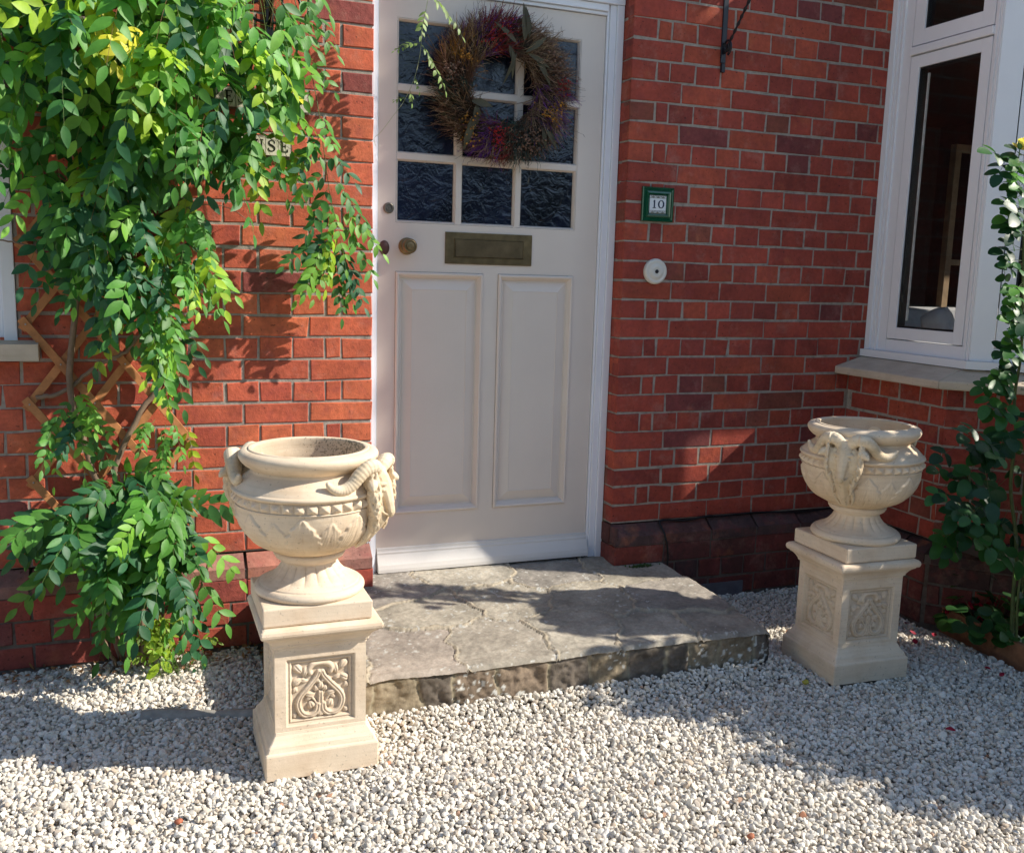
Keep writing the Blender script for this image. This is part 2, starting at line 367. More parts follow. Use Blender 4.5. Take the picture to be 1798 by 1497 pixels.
V = np.stack([gx, gy+ed*(1-front), zt], -1).reshape(-1, 3); F = grid_faces(nx, ny); Cc = cv.reshape(-1, 3)
# front face
nz = 46; gx2, gz2 = np.meshgrid(np.linspace(X0, X1, nx), np.linspace(0, 1, nz))
def face_grid(along, top, place, seed, L0, L1):
    """rough stone riser: along = coordinate array, place(u, out, z)"""
    zz = top[None, :]*(gz_)+(-.37)*(1-gz_); Pq = np.stack([np.broadcast_to(along, zz.shape), zz], -1)
    cells = np.array([(a+rng.normal(0, .01), -.235+rng.normal(0, .008)) for a in np.cumsum(np.r_[L0, rng.uniform(.09, .17, 14)])]+[(a+.05, -.44) for a in np.arange(L0, L1, .25)])
    wz = Pq*np.array([1, .9]); i_, d_ = voro(wz, cells, .07, seed)
    hh = .008*np.clip(d_/.02, 0, 1)**.5+.020*(fbm(Pq, 16, seed)-.5)+.012*(fbm(Pq, 55, seed+3)-.5)
    sc = np.array([(.20,.16,.115),(.25,.20,.135),(.15,.125,.10),(.21,.16,.115),(.27,.22,.15)])[rng.integers(0, 5, len(cells))]
    c = sc[i_]*(.45+1.1*fbm(Pq, 22, seed+1)[..., None])*(.8+.4*fbm(Pq, 90, seed+2)[..., None]); m_ = np.clip((d_-.005)/.012, 0, 1)[..., None]
    c = np.array((.34, .29, .20))*(.7+.6*fbm(Pq, 60, 5)[..., None])*(1-m_)+c*m_
    li = ((fbm(Pq, 75, seed+7, 2) > .67) & (fbm(Pq, 8, seed+8) > .48) & (d_ > .008))[..., None]; c = np.where(li, (.58, .57, .52), c)
    gr = np.clip((fbm(Pq, 12, 91)-.5)*3, 0, 1)[..., None]*np.clip((Pq[..., 1:]+.22)/.05, 0, 1); c = c*(1-.4*gr)+np.array((.16, .17, .06))*.4*gr
    edge = np.exp(-((1-gz_)/.05)**2)*.004
    return place(np.broadcast_to(along, zz.shape), hh-edge-.012+.02*(1-gz_)**2*0, zz), c
gz_ = np.linspace(0, 1, nz)[:, None]*np.ones((1, nx))
yf = (gy+ed*(1-front))[0]
Vf, cf = face_grid(np.linspace(X0, X1, nx), zt[0], lambda u, o, z: np.stack([u, yf[None, :]-np.where(gz_ > .985, 0, o)-.0*(z), z], -1), 200, X0-.1, X1+.2)
V2 = Vf.reshape(-1, 3)
gz_ = np.linspace(0, 1, nz)[:, None]*np.ones((1, ny))
Vr, cr = face_grid(np.linspace(Y0, .10, ny), zt[:, -1], lambda u, o, z: np.stack([X1+np.where(gz_ > .985, 0, o), u, z], -1), 300, -.9, .3)
Vall = np.concatenate([V, V2, Vr.reshape(-1, 3)]); Fall = np.concatenate([F, grid_faces(nx, nz)+len(V), grid_faces(ny, nz)[:, ::-1]+len(V)+len(V2)])
Call = np.concatenate([Cc, cf.reshape(-1, 3), cr.reshape(-1, 3)])
a = NT('step_stone'); c_ = a.mix(1, a.vcol(), a.ramp(a.noise(120, 4, .7), [(.3, (.8,)*3), (.7, (1.15,)*3)]), 'MULTIPLY')
SM = a.fin(c_, .9, a.bump(a.noise(200, 5, .75), .7, .002), .2)
o = link('stone_step', fast_mesh('stone_step', Vall, Fall, Call), SM)
tag(o, 'low stone doorstep of crazy paving with lichen spotted front edge', 'step')

# ---------------------------------------------------------------- front door
Y = .100   # face of the stiles
def frame_strip(mb, x0, x1, z0, z1, y0, y1, e=.002): mb.bevbox((x0, y0, z0), (x1, y1, z1), e)
df = MB()
# frame: outer lining, stop and small moulding
for (a, b, y0, y1) in ((.956, .9845, .074, .20), (.930, .9555, .084, .20), (.921, .9295, .092, .20)): df.bevbox((a, y0, -.158), (b, y1, 2.0), .0025)
for (a, b, y0, y1) in ((.0015, .022, .074, .20), (.0225, .034, .084, .20), (.0345, .040, .092, .20)): df.bevbox((a, y0, -.158), (b, y1, 2.0), .0025)
for (a, b, y0, y1) in ((2.001, 2.17, .070, .20), (1.975, 2.0, .080, .20), (1.962, 1.9745, .090, .20)):
    df.bevbox((.040 if a < 2 else .0015, y0, a), (.921 if a < 2 else .9845, y1, b), .0025)
hsub('door_frame', (.49, .07, -.158), df, WP)
d = MB(); t1 = Y+.045
xs = [.125, .327, .363, .563, .597, .805]; zs = [1.178, 1.378, 1.412, 1.614, 1.647, 1.850]
DX0, DX1, DZ0, DZ1 = .042, .919, -.142, 1.960
d.box((DX0, Y, DZ0), (.108, t1, DZ1)); d.box((.822, Y, DZ0), (DX1, t1, DZ1))           # stiles
d.box((.108, Y, 1.866), (.822, t1, DZ1)); d.box((.108, Y, .985), (.822, t1, 1.160)); d.box((.108, Y, DZ0), (.822, t1, .073))
d.box((.449, Y, .073), (.508, t1, .985))
def mould(mb, x0, x1, z0, z1, prof):
    """mitred moulding inside a rectangle: prof = list of (inset, y)"""
    rings = [[(x0+i, y, z0+i), (x1-i, y, z0+i), (x1-i, y, z1-i), (x0+i, y, z1-i)] for i, y in prof]
    V = [p for r_ in rings for p in r_]; F = [(k*4+j, k*4+(j+1) % 4, (k+1)*4+(j+1) % 4, (k+1)*4+j) for k in range(len(rings)-1) for j in range(4)]
    mb.add(V, F)
    return len(rings)
door = hsub('door', (.48, Y, -.15), d, DP)
pan_prof = [(0, Y), (.001, Y-.006), (.006, Y-.009), (.011, Y-.007), (.014, Y), (.019, Y+.006), (.022, Y+.013), (.0225, Y+.0155), (.028, Y+.0155), (.0305, Y+.0135), (.064, Y+.0005), (.0655, Y+.0022)]
for (x0, x1) in ((.109, .448), (.509, .8215)):
    p = MB(); mould(p, x0, x1, .074, .984, pan_prof)
    i, y = pan_prof[-1]; p.add([(x0+i, y, .074+i), (x1-i, y, .074+i), (x1-i, y, .984-i), (x0+i, y, .984-i)], [(0, 1, 2, 3)])
    hbuild(p, 'panel', DP, door)
gb = MB()
ZB = [1.161, 1.395, 1.6305, 1.865]; XB = [.109, .345, .580, .821]
for i in range(3):
    for j in range(3):
        x0 = XB[i]; x1 = XB[i+1]; z0 = ZB[j]; z1 = ZB[j+1]
        bx = .008 if i else 0; ex = .008 if i < 2 else 0; bz = .008 if j else 0; ez = .008 if j < 2 else 0
        mould(gb, x0+bx, x1-ex, z0+bz, z1-ez, [(0, Y+.001), (.003, Y+.001), (.004, Y+.004), (.0075, Y+.010), (.009, Y+.017), (.009, Y+.022)])
for x in XB[1:3]: gb.box((x-.0085, Y+.0008, 1.161), (x+.0085, Y+.02, 1.865))
for z in ZB[1:3]:
    for k in range(3): gb.box((XB[k]+(.0086 if k else 0), Y+.0008, z-.0085), (XB[k+1]-(.0086 if k < 2 else 0), Y+.02, z+.0085))
hbuild(gb, 'glazing_bars', DP, door)
for i in range(3):
    for j in range(3):
        p = MB(); x0, x1 = XB[i]+.009, XB[i+1]-.009; z0, z1 = ZB[j]+.009, ZB[j+1]-.009; tl = rng.normal(0, .0006)
        p.box((x0, Y+.018, z0), (x1, Y+.024, z1)); q = hbuild(p, 'pane', OG, door)
p = MB(); prof = [(Y, -.056), (Y-.006, -.058), (Y-.008, -.068), (Y-.012, -.074), (Y-.012, -.080), (Y-.030, -.118), (Y-.034, -.134), (Y-.034, -.146), (Y, -.146)]
V = [(x, y, z) for x in (.045, .921) for y, z in prof]; n = len(prof)
p.add(V, [(i, i+1, n+i+1, n+i) for i in range(n-1)]+[tuple(range(n))[::-1], tuple(range(n, 2*n))]); hbuild(p, 'weather_board', mat_paint('weather_board_paint', (.72, .69, .65), .35, .2), door)
# letter plate
lp = MB(); lx0, lx1, lz0, lz1 = .296, .642, 1.018, 1.134
lp.bevbox((lx0, Y-.006, lz0), (lx1, Y, lz1), .0015)
mould(lp, lx0+.034, lx1-.034, lz0+.022, lz1-.022, [(0, Y-.006), (.0005, Y-.0095), (.003, Y-.0095), (.004, Y-.0075)])
L = hsub('letter_plate', (.469, Y, 1.076), lp, BRASS, door)
fl = MB(); fl.bevbox((lx0+.039, Y-.0105, lz0+.027), (lx1-.039, Y-.0062, lz1-.027), .001); hbuild(fl, 'flap', mat_plain('dull_brass', (.15, .11, .06), .45, 70, .3, .3, .8), L)
def disc(mb, c, prof, k=32, axis='y', sx=1, sz=1):
    V = []; cx_, cy_, cz_ = c
    for r_, h_ in prof:
        for j in range(k):
            an = 2*PI*j/k; V.append((cx_+r_*sx*math.cos(an), cy_-h_, cz_+r_*sz*math.sin(an)))
    n = len(prof); F = [(i*k+j, i*k+(j+1) % k, (i+1)*k+(j+1) % k, (i+1)*k+j) for i in range(n-1) for j in range(k)]+[tuple((n-1)*k+j for j in range(k))]
    mb.add(V, F, sm=False)
kb = MB(); disc(kb, (.150, Y, 1.076), [(.031, 0), (.031, .003), (.027, .006), (.022, .009), (.015, .011), (.012, .016), (.012, .026), (.017, .031), (.025, .036), (.027, .042), (.0265, .048), (.023, .052), (.020, .053), (.019, .0515), (.015, .0515), (.014, .0535), (.008, .0545)])
hbuild(kb, 'door_knob', BRASS, door)
kb = MB(); disc(kb, (.081, Y, 1.209), [(.0195, 0), (.0195, .004), (.016, .006), (.0125, .006), (.012, .003), (.009, .003), (.0088, .005)]); kb.box((.0800, Y-.0062, 1.203), (.0822, Y-.0048, 1.213), (1, 1, 1))
hbuild(kb, 'lock_cylinder', mat_plain('grey_brass', (.22, .19, .15), .4, 80, .2, .2, .8), door)
kb = MB(); disc(kb, (.066, Y, 1.068), [(.019, 0), (.019, .003), (.016, .005), (.014, .007), (.010, .009), (.004, .010)], sz=1.38); hbuild(kb, 'keyhole_cover', BROWNM, door)
p = MB(); p.box((.042, Y+.012, -.155), (.919, Y+.05, -.1425)); p.box((.0015, .09, -.19), (.9845, .22, -.1555)); hbuild(p, 'threshold', DARK)
p = MB(); p.box((0, .146, -.2), (WX, .152, 2.2)); hbuild(p, 'door_backing', DARK)

# ---------------------------------------------------------------- bay window
fX = 2.19
def winpath(o):      # frame line, o = inset
    return [(fX+o, 0.0), (fX+o, -.575+.414*o), (2.475+.414*o, -.86+o), (4.62, -.86+o)]
TS = lambda u, dd, z: (fX+dd, -u, z)                                   # side face, u from the wall
Cd = math.hypot(.285, .285)
TCn = lambda u, dd, z: (fX+u*s2+dd*s2, -.575-u*s2+dd*s2, z)
TFr = lambda u, dd, z: (2.475+u, -.86+dd, z)
bf = MB()
def fbox(mb, T, u0, u1, d0, d1, z0, z1, e=.002, m=0):
    def tr(v): return np.array([T(p[0], p[1], p[2]) for p in v])
    mb.bevbox((u0, d0, z0), (u1, d1, z1), e, (1, 1, 1), m, tr)
ZS, ZT, ZH = .708, 1.925, 2.42
# jamb against the wall, with flutes; posts; head; transom
for (a, b, q) in ((.001, .030, -.004), (.0305, .040, .004), (.0405, .050, 0), (.0505, .060, .004), (.0605, .070, 0), (.0705, .118, .006)): fbox(bf, TS, a, b, q, .07, ZS, ZH, .001)
for (a, b, q) in ((.533, .545, .004), (.5455, .553, 0), (.5535, .561, .004), (.5615, .569, 0), (.5695, .5748, .003)): fbox(bf, TS, a, b, q, .07, ZS, ZH, .001)
fbox(bf, TCn, .0005, .080, 0, .06, ZS, ZH, .001); fbox(bf, TCn, Cd-.08, Cd-.0005, 0, .06, ZS, ZH, .001)
fbox(bf, TFr, .0, .08, 0, .07, ZS, ZH)
for T, a, b in ((TS, .1185, .5325), (TCn, .0805, Cd-.0805), (TFr, .0805, 2.14)):
    fbox(bf, T, a, b, .007, .07, ZS, .758, .001); fbox(bf, T, a, b, -.004, .07, 1.906, 1.938, .004); fbox(bf, T, a, b, .007, .07, 2.36, ZH, .001)
mull = [(.48, .54), (1.35, 1.45), (2.04, 2.14)]
for a, b in mull: fbox(bf, TFr, a, b, 0.001, .072, .7585, 1.9055, .001); fbox(bf, TFr, a, b, 0.001, .072, 1.9385, 2.3595, .001)
win = hsub('window', (fX, -.3, ZS), bf, UP, label='white bay window frame with fluted corner post')
def sash(T, u0, u1, z0, z1, w_=.062):
    s_ = MB(); y0 = .0035
    fbox(s_, T, u0+.0025, u0+w_, y0, .05, z0+.0025, z1-.0025, .0015); fbox(s_, T, u1-w_, u1-.0025, y0, .05, z0+.0025, z1-.0025, .0015)
    fbox(s_, T, u0+w_+.0002, u1-w_-.0002, y0, .05, z0+.0025, z0+w_, .0015); fbox(s_, T, u0+w_+.0002, u1-w_-.0002, y0, .05, z1-w_, z1-.0025, .0015)
    hbuild(s_, 'sash', UP, win)
    k = MB(); e = .0105
    for (a, b, c_, d_) in ((u0+w_, u0+w_+.007, z0+w_, z1-w_), (u1-w_-.007, u1-w_, z0+w_, z1-w_)): fbox(k, T, a, b, e, .045, c_, d_, .0005)
    for (c_, d_) in ((z0+w_, z0+w_+.007), (z1-w_-.007, z1-w_)): fbox(k, T, u0+w_+.0072, u1-w_-.0072, e, .045, c_, d_, .0005)
    hbuild(k, 'gasket', DARK, win)
    p_ = MB(); fbox(p_, T, u0+w_+.0075, u1-w_-.0075, .020, .024, z0+w_+.0075, z1-w_-.0075, .0003); hbuild(p_, 'pane', GL, win)
sash(TS, .1205, .5310, .7605, 1.9035, .050); sash(TS, .1205, .5310, 1.9405, 2.3585, .060)
sash(TCn, .0815, Cd-.0815, .7605, 1.9035, .05); sash(TCn, .0815, Cd-.0815, 1.9405, 2.3585, .05)
for a, b in ((.0815, .4785), (.5415, 1.3485), (1.4515, 2.0385)): sash(TFr, a, b, .7605, 1.9035, .026); sash(TFr, a, b, 1.9405, 2.3585, .06)
# sills
sb = MB(); band([(2.166, -.0005), (2.166, -.585), (2.465, -.884), (4.62, -.884)], winpath(.06), .6775, .7075, 0, sb); hbuild(sb, 'sill', UP, win)
cb = MB(); o_ = [(2.036, -.0005), (2.036, -.588), (2.426, -.978), (4.66, -.978)]; i_ = [(2.178, -.0005), (2.178, -.555), (2.478, -.85), (4.66, -.85)]
for k in range(3):
    q = [o_[k], o_[k+1], i_[k+1], i_[k]]; cb.prism(q, .602, [.634, .634, .676, .676])
co = hbuild(cb, 'stone_sill', CILL); bvm = co.modifiers.new('b', 'BEVEL'); bvm.width = .006; bvm.segments = 2; bvm.limit_method = 'ANGLE'; bvm.angle_limit = R(50)
# bay roof and room behind
rb = MB(); rb.prism([(2.10, 0), (2.10, -.60), (2.44, -.94), (4.70, -.94), (4.70, 0)], 2.421, 2.47); rb.prism([(2.07, 0), (2.07, -.62), (2.42, -.97), (4.74, -.97), (4.74, 0)], 2.4705, 2.60)
rb.prism([(4.62, 0), (4.62, -.90), (4.70, -.90), (4.70, 0)], .6, 2.42); hbuild(rb, 'bay_roof', UP)
INT = mat_plain('dim_room_plaster', (.07, .06, .055), .9, 30, .1, .15)  # even dark colour stands in for the dim, unlit room
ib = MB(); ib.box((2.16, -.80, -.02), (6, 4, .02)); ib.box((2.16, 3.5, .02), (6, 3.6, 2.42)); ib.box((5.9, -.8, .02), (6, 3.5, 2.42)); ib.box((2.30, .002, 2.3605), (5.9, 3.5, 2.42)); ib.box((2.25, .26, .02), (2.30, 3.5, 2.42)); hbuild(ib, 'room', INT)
ib = MB()
ib.bevbox((3.35, .75, .02), (3.39, .79, 1.7), .002, W1); ib.bevbox((3.35, .75, 1.7), (4.4, .79, 1.74), .002); ib.bevbox((4.36, .75, .02), (4.4, .79, 1.6995), .002)
ib.bevbox((3.3905, .75, 1.1), (4.3595, .79, 1.13), .002); tag(ib.build('shelf_frame', mat_plain('pale_wood', (.30, .20, .11), .6)), 'pale wooden shelf frame standing in the dark room behind the bay glass', 'shelf')
def cushion(mb, c, s_, e=2.6, rz=0, rx=0):
    u, v = np.meshgrid(np.linspace(-PI, PI, 25)[:-1], np.linspace(-PI/2, PI/2, 14)); pw = lambda t, e_: np.sign(t)*np.abs(t)**(2/e_)
    V = np.stack([s_[0]*pw(np.cos(v), 3)*pw(np.cos(u), 5), s_[1]*pw(np.sin(v), 1.7), s_[2]*pw(np.cos(v), 3)*pw(np.sin(u), 5)], -1).reshape(-1, 3)
    Rm = np.array(Matrix.Rotation(rz, 3, 'Z') @ Matrix.Rotation(rx, 3, 'X')); mb.add(V@Rm.T+np.array(c), grid_faces(24, 14, True).tolist(), sm=True)
FAB = mat_plain('grey_fabric', (.32, .32, .33), .9, 400, .3, .1)
se = empty('sofa', (2.85, .30, .02), 'grey sofa with rounded arm seen low inside the bay window', 'sofa')
q = MB(); q.bevbox((-.02, -.35, .0), (1.2, .45, .50), .05); q.build('seat', FAB, se)
q = MB(); q.bevbox((-.20, -.38, .0), (.0, .48, .72), .07); q.build('arm', FAB, se)
q = MB(); q.bevbox((0.0, .38, .5), (1.2, .56, .85), .06); q.build('backrest', FAB, se)
q = MB(); CR = np.array(Matrix.Rotation(.75, 3, 'Z') @ Matrix.Rotation(-.4, 3, 'X')); q.bevbox((-.30, -.06, -.15), (.30, .06, .15), .05, T=lambda v: np.array(v)@CR.T+np.array((2.74, .10, .74)))
tag(q.build('cushion', mat_plain('pale_cushion', (.34, .34, .35), .9, 300, .3, .1), None, True), 'pale cushion resting on the sofa behind the bay glass', 'cushion')
CUR = mat_plain('curtain_cloth', (.45, .40, .33), .9, 200, .3, .1)
q = MB(); xs_ = np.linspace(2.45, 2.78, 90); yy = -.72+.018*np.sin(xs_*95)
V = np.concatenate([np.stack([xs_, yy+o, np.full(90, z)], -1) for z in (.1, 2.3) for o in (0, .004)]); q.add(V, [(i, i+1, 180+i+1, 180+i) for i in range(89)]+[(90+i, 90+i+1, 270+i+1, 270+i) for i in range(89)], sm=True)
tag(q.build('blocking_curtain', CUR), 'drawn cream curtain added unseen in the bay to block sun', 'blocking_curtain')  # unseen cloth added to block sun through the first front light
q = MB(); q.bevbox((2.6, -.775, 1.88), (4.6, -.765, 2.35), .002); tag(q.build('blocking_blind', CUR), 'cream roller blind added unseen behind the bay top lights to block sun', 'blind')  # unseen blind added to block sun through the top lights
# pale spacer bar seen just inside the side pane
q = MB(); q.bevbox((fX+.026, -.205, .84), (fX+.034, -.198, 1.83), .001); hbuild(q, 'spacer_bar', mat_plain('grey_spacer', (.55, .55, .55), .5), win)

# ---------------------------------------------------------------- left window
lw = MB()
for (a, b, y0, y1) in ((1.127, 1.165, -.004, .09), (1.1655, 1.20, .006, .09), (2.43, 2.495, 0, .09)): lw.bevbox((-b, y0, .732), (-a, y1, 2.298), .003)
lw.bevbox((-2.43, .004, .732), (-1.2005, .09, .79), .003); lw.bevbox((-2.43, .004, 2.24), (-1.2005, .09, 2.298), .003); lw.bevbox((-1.86, .002, .7905), (-1.80, .09, 2.2395), .003)
lwo = hsub('window', (-1.8, 0, .73), lw, UP, label='white window frame at the left edge beside the climber')
p = MB(); p.bevbox((-1.8005, .018, .7905), (-1.2005, .03, 2.2395), .001)
for (a, b) in ((-1.8595, -1.2005),): pass
hbuild(p, 'pane', GL, lwo); p = MB(); p.bevbox((-2.43, .018, .7905), (-1.8605, .03, 2.2395), .001); hbuild(p, 'pane', GL, lwo)
p = MB(); p.box((-1.212, .012, .7905), (-1.2008, .0175, 2.2395)); p.box((-2.43, .0120, 1.145), (-1.2122, .0172, 1.152), W1); hbuild(p, 'gasket', DARK, lwo)
p = MB(); p.prism([(-2.56, -.062), (-1.066, -.062), (-1.066, -.0006), (-2.56, -.0006)], .679, [.7305, .7305, .7395, .7395]); p.box((-2.49, 0.0, .700), (-1.1255, .12, .7315)); hbuild(p, 'stone_sill', CILL)
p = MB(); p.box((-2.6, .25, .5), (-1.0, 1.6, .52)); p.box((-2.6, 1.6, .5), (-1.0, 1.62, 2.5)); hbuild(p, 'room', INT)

# ---------------------------------------------------------------- urns on pedestals
def sq_ring(hw, z, c=.003):
    k = min(c, hw*.1); return [(hw-k, -hw, z), (hw, -hw+k, z), (hw, hw-k, z), (hw-k, hw, z), (-hw+k, hw, z), (-hw, hw-k, z), (-hw, -hw+k, z), (-hw+k, -hw, z)]
def sq_sweep(prof, cap0=True, cap1=True, c=.003):
    V = [p for h_, z in prof for p in sq_ring(h_, z, c)]; n = len(prof)
    F = [(i*8+j, i*8+(j+1) % 8, (i+1)*8+(j+1) % 8, (i+1)*8+j) for i in range(n-1) for j in range(8)]
    if cap0: F.append(tuple(range(8))[::-1])
    if cap1: F.append(tuple((n-1)*8+j for j in range(8)))
    return V, F
# heights are above the ground (ground = 0, cap top = .413)
PB = [(.149, 0), (.149, .066), (.1475, .070), (.143, .073), (.1405, .080), (.139, .085), (.133, .092), (.127, .102), (.1225, .110), (.1205, .118), (.1195, .118), (.1035, .1181), (.1035, .3419), (.1195, .342),
      (.1210, .343), (.1215, .350), (.1265, .353), (.1270, .359), (.1290, .362), (.1330, .369), (.140, .377), (.1480, .382), (.1485, .385), (.1545, .387), (.1575, .392), (.1585, .398), (.1570, .405), (.152, .410), (.146, .4125)]
def poly_d(P, pts):
    d_ = np.full(P.shape[:-1], 9.); t_ = np.zeros(P.shape[:-1])
    for i in range(len(pts)-1):
        q = seg_d(P, pts[i], pts[i+1]); t_ = np.where(q < d_, i/(len(pts)-1), t_); d_ = np.minimum(d_, q)
    return d_, t_
def smooth_path(pts, n=24):
    pts = np.array(pts, float); t = np.linspace(0, len(pts)-1, n); k = np.arange(len(pts))
    out = []
    for tt in t:
        i = min(int(tt), len(pts)-2); f = tt-i; p0 = pts[max(i-1, 0)]; p1 = pts[i]; p2 = pts[i+1]; p3 = pts[min(i+2, len(pts)-1)]
        out.append(.5*((2*p1)+(-p0+p2)*f+(2*p0-5*p1+4*p2-p3)*f*f+(-p0+3*p1-3*p2+p3)*f**3))
    return np.array(out)
def relief():
    nu, nv = 150, 140; U, Vv = np.meshgrid(np.linspace(-.1195, .1195, nu), np.linspace(.118, .342, nv)); H = np.zeros_like(U)
    cx_, cz_, hw, hh = 0, .2225, .0895, .092
    ins = np.minimum(hw-np.abs(U-cx_), hh-np.abs(Vv-cz_))
    st = lambda x, a, b: np.clip((x-a)/(b-a), 0, 1)
    H -= .0055*st(ins, 0, .002)+.0025*st(ins, .004, .0055)-.0022*st(ins, .0075, .009)+.0075*st(ins, .0105, .016)
    Xn = (U-cx_)/.073; Zn = (Vv-cz_)/.076; Pn = np.stack([Xn, Zn*1.04], -1); m = np.zeros_like(U)
    ax = np.stack([np.abs(Xn), Zn], -1)
    def ridge(path, w0, w1, hgt, P_=ax, groove=False):
        nonlocal m
        p = smooth_path(path); d_, t_ = poly_d(P_, p); w_ = w0+(w1-w0)*t_; q = np.clip(1-(d_/w_)**2, 0, 1)**.5
        if groove: q = q*(1-.35*np.exp(-(d_/(.25*w_))**2))
        m = np.maximum(m, q*hgt)
    def blob(x, z, a, b, ang, hgt, P_=ax, vein=True):
        nonlocal m
        c, s_ = math.cos(ang), math.sin(ang); dx = P_[..., 0]-x; dz = P_[..., 1]-z; u = (c*dx+s_*dz)/a; v = (-s_*dx+c*dz)/(b*(1-.35*u+1e-6))
        q = np.clip(1-u*u-v*v, 0, 1)**.5
        if vein: q = q*(1-.3*np.exp(-(v/.14)**2))
        m = np.maximum(m, q*hgt)
    ridge([(.06, .62), (.14, .45), (.42, .12), (.72, -.22), (.80, -.52), (.66, -.84), (.38, -.95), (.14, -.80), (.10, -.58)], .10, .13, .0095, groove=True)
    ridge([(.36, .60), (.40, .76), (.24, .92), (.0, .96)], .10, .12, .0090)
    ridge([(.03, -.95), (.05, -.5), (.04, -.12)], .055, .05, .007); ridge([(.07, -.95), (.16, -.52), (.30, -.30)], .05, .04, .006)
    blob(.0, .14, .17, .11, PI/2, .0095); blob(.16, .02, .12, .09, PI/2.4, .008); blob(.10, .30, .10, .08, PI/2, .0075)
    blob(.40, -.18, .20, .12, .3, .0075); blob(.34, -.55, .15, .14, 1.2, .009); blob(.44, -.32, .14, .08, -.6, .006)
    blob(.80, .80, .22, .14, -2.3, .009); blob(.55, .66, .20, .11, -1.3, .0085); blob(.84, .34, .20, .13, 2.6, .009); blob(.60, .36, .16, .09, 3.4, .007); blob(.92, .05, .12, .1, 1.5, .006); blob(.93, -.88, .1, .1, .5, .005)
    H += m*st(ins, .0155, .018)*1.05
    H += .0006*(fbm(np.stack([U, Vv], -1), 90, 3)-.5)
    return U, Vv, H, nu, nv
RU, RV, RH, rnu, rnv = relief()
def relief_mesh(k):
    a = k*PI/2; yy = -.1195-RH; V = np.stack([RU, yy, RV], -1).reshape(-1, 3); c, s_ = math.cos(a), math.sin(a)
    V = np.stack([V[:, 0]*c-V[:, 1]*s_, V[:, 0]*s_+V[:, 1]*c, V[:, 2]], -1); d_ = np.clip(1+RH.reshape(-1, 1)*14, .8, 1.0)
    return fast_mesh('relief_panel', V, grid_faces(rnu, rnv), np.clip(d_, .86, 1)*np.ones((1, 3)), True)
def lathe(prof, k, disp=None, col=None):
    prof = np.array(prof, float); n = len(prof); th = np.linspace(0, 2*PI, k, endpoint=False)
    r_ = prof[:, 0][:, None]*np.ones(k); z_ = prof[:, 1][:, None]*np.ones(k)
    if disp is not None: r_ = r_+disp(th[None, :]*np.ones((n, 1)), z_, r_)
    V = np.stack([r_*np.cos(th), r_*np.sin(th), z_], -1).reshape(-1, 3)
    return V, grid_faces(k, n, True), (col(th[None, :]*np.ones((n, 1)), z_, r_).reshape(-1, 3) if col is not None else np.ones((n*k, 3)))
def densify(prof, step=.0022):
    out = []
    for (a, b) in zip(prof[:-1], prof[1:]):
        L_ = math.hypot(b[0]-a[0], b[1]-a[1]); m_ = max(1, int(L_/step)); out += [(a[0]+(b[0]-a[0])*t/m_, a[1]+(b[1]-a[1])*t/m_) for t in range(m_)]
    return out+[prof[-1]]
# urn heights above its own slab top
def sp(path, n): return [tuple(p) for p in smooth_path(path, n)]
FOOT = [(.02, 0), (.138, .0)]+sp([(.140, .001), (.146, .008), (.146, .016), (.140, .024), (.134, .026)], 10)+[(.131, .0265), (.1305, .0295)]+sp([(.126, .031), (.110, .039), (.093, .052), (.081, .066), (.0745, .079), (.0735, .084)], 26)+sp([(.074, .0845), (.078, .088), (.086, .093), (.0875, .0955)], 8)+[(.090, .096), (.0905, .099)]+sp([(.091, .0995), (.0945, .104), (.095, .110), (.091, .1145)], 8)+[(.088, .1155), (.088, .120)]
BOWL = [(.07, .1165), (.101, .1165)]+sp([(.1045, .1180), (.128, .131), (.156, .152), (.178, .182), (.190, .212), (.1950, .240), (.1955, .246)], 60)+[(.1985, .2465), (.1985, .2495), (.1945, .2500), (.1945, .2770), (.1985, .2775), (.199, .2795)]+sp([(.200, .2795), (.206, .283), (.2055, .289), (.200, .292)], 8)+sp([(.199, .2925), (.192, .301), (.180, .312), (.166, .322), (.158, .328)], 18)+[(.1565, .330), (.156, .338), (.160, .341)]+sp([(.161, .342), (.171, .348), (.181, .358), (.1865, .369), (.185, .378), (.178, .384), (.168, .387)], 22)+[(.161, .3865), (.160, .3895), (.152, .389)]+sp([(.151, .3885), (.1475, .384), (.149, .36), (.150, .33), (.165, .28), (.160, .22), (.12, .17), (.05, .15), (.001, .148)], 40)
def foot_d(th, z, r_):
    a = np.clip((z-.034)/.012, 0, 1)*np.clip((.085-z)/.010, 0, 1); fl = np.abs(np.cos(th*9)); return a*(-.0060*(1-fl**.6)*(r_/.1))+.0005*(fbm(np.stack([th*3, z*30], -1), 4, 2)-.5)
def lotus(th, z):
    """signed leaf shape on the bowl: >0 inside"""
    out = np.full(th.shape, -9.); hgt = np.zeros(th.shape)
    for N, off, z0, z1, wd, hh in ((8, 0., .125, .240, .36, .0055), (8, PI/8, .125, .226, .30, .0030)):
        p = ((th+off) % (2*PI/N))/(2*PI/N)*2-1; tz = np.clip((z-z0)/(z1-z0), 0, 1.2)
        half = wd*2.3*np.clip(1-tz, 0, 1)**.75*(.55+.75*np.sin(np.clip(tz, 0, 1)*PI*.8))*(1+.10*np.cos(tz*34))
        s_ = half-np.abs(p); ins = np.clip(s_/.06, 0, 1)
        body = hh*ins*(1-.35*np.exp(-(p/.05)**2))+.0016*np.exp(-((s_-.03)/.035)**2)*(s_ > -.03)+.0007*np.cos(np.abs(p)*60+tz*16)*ins
        hgt = np.maximum(hgt, np.where(s_ > -.03, body, 0))
    return hgt
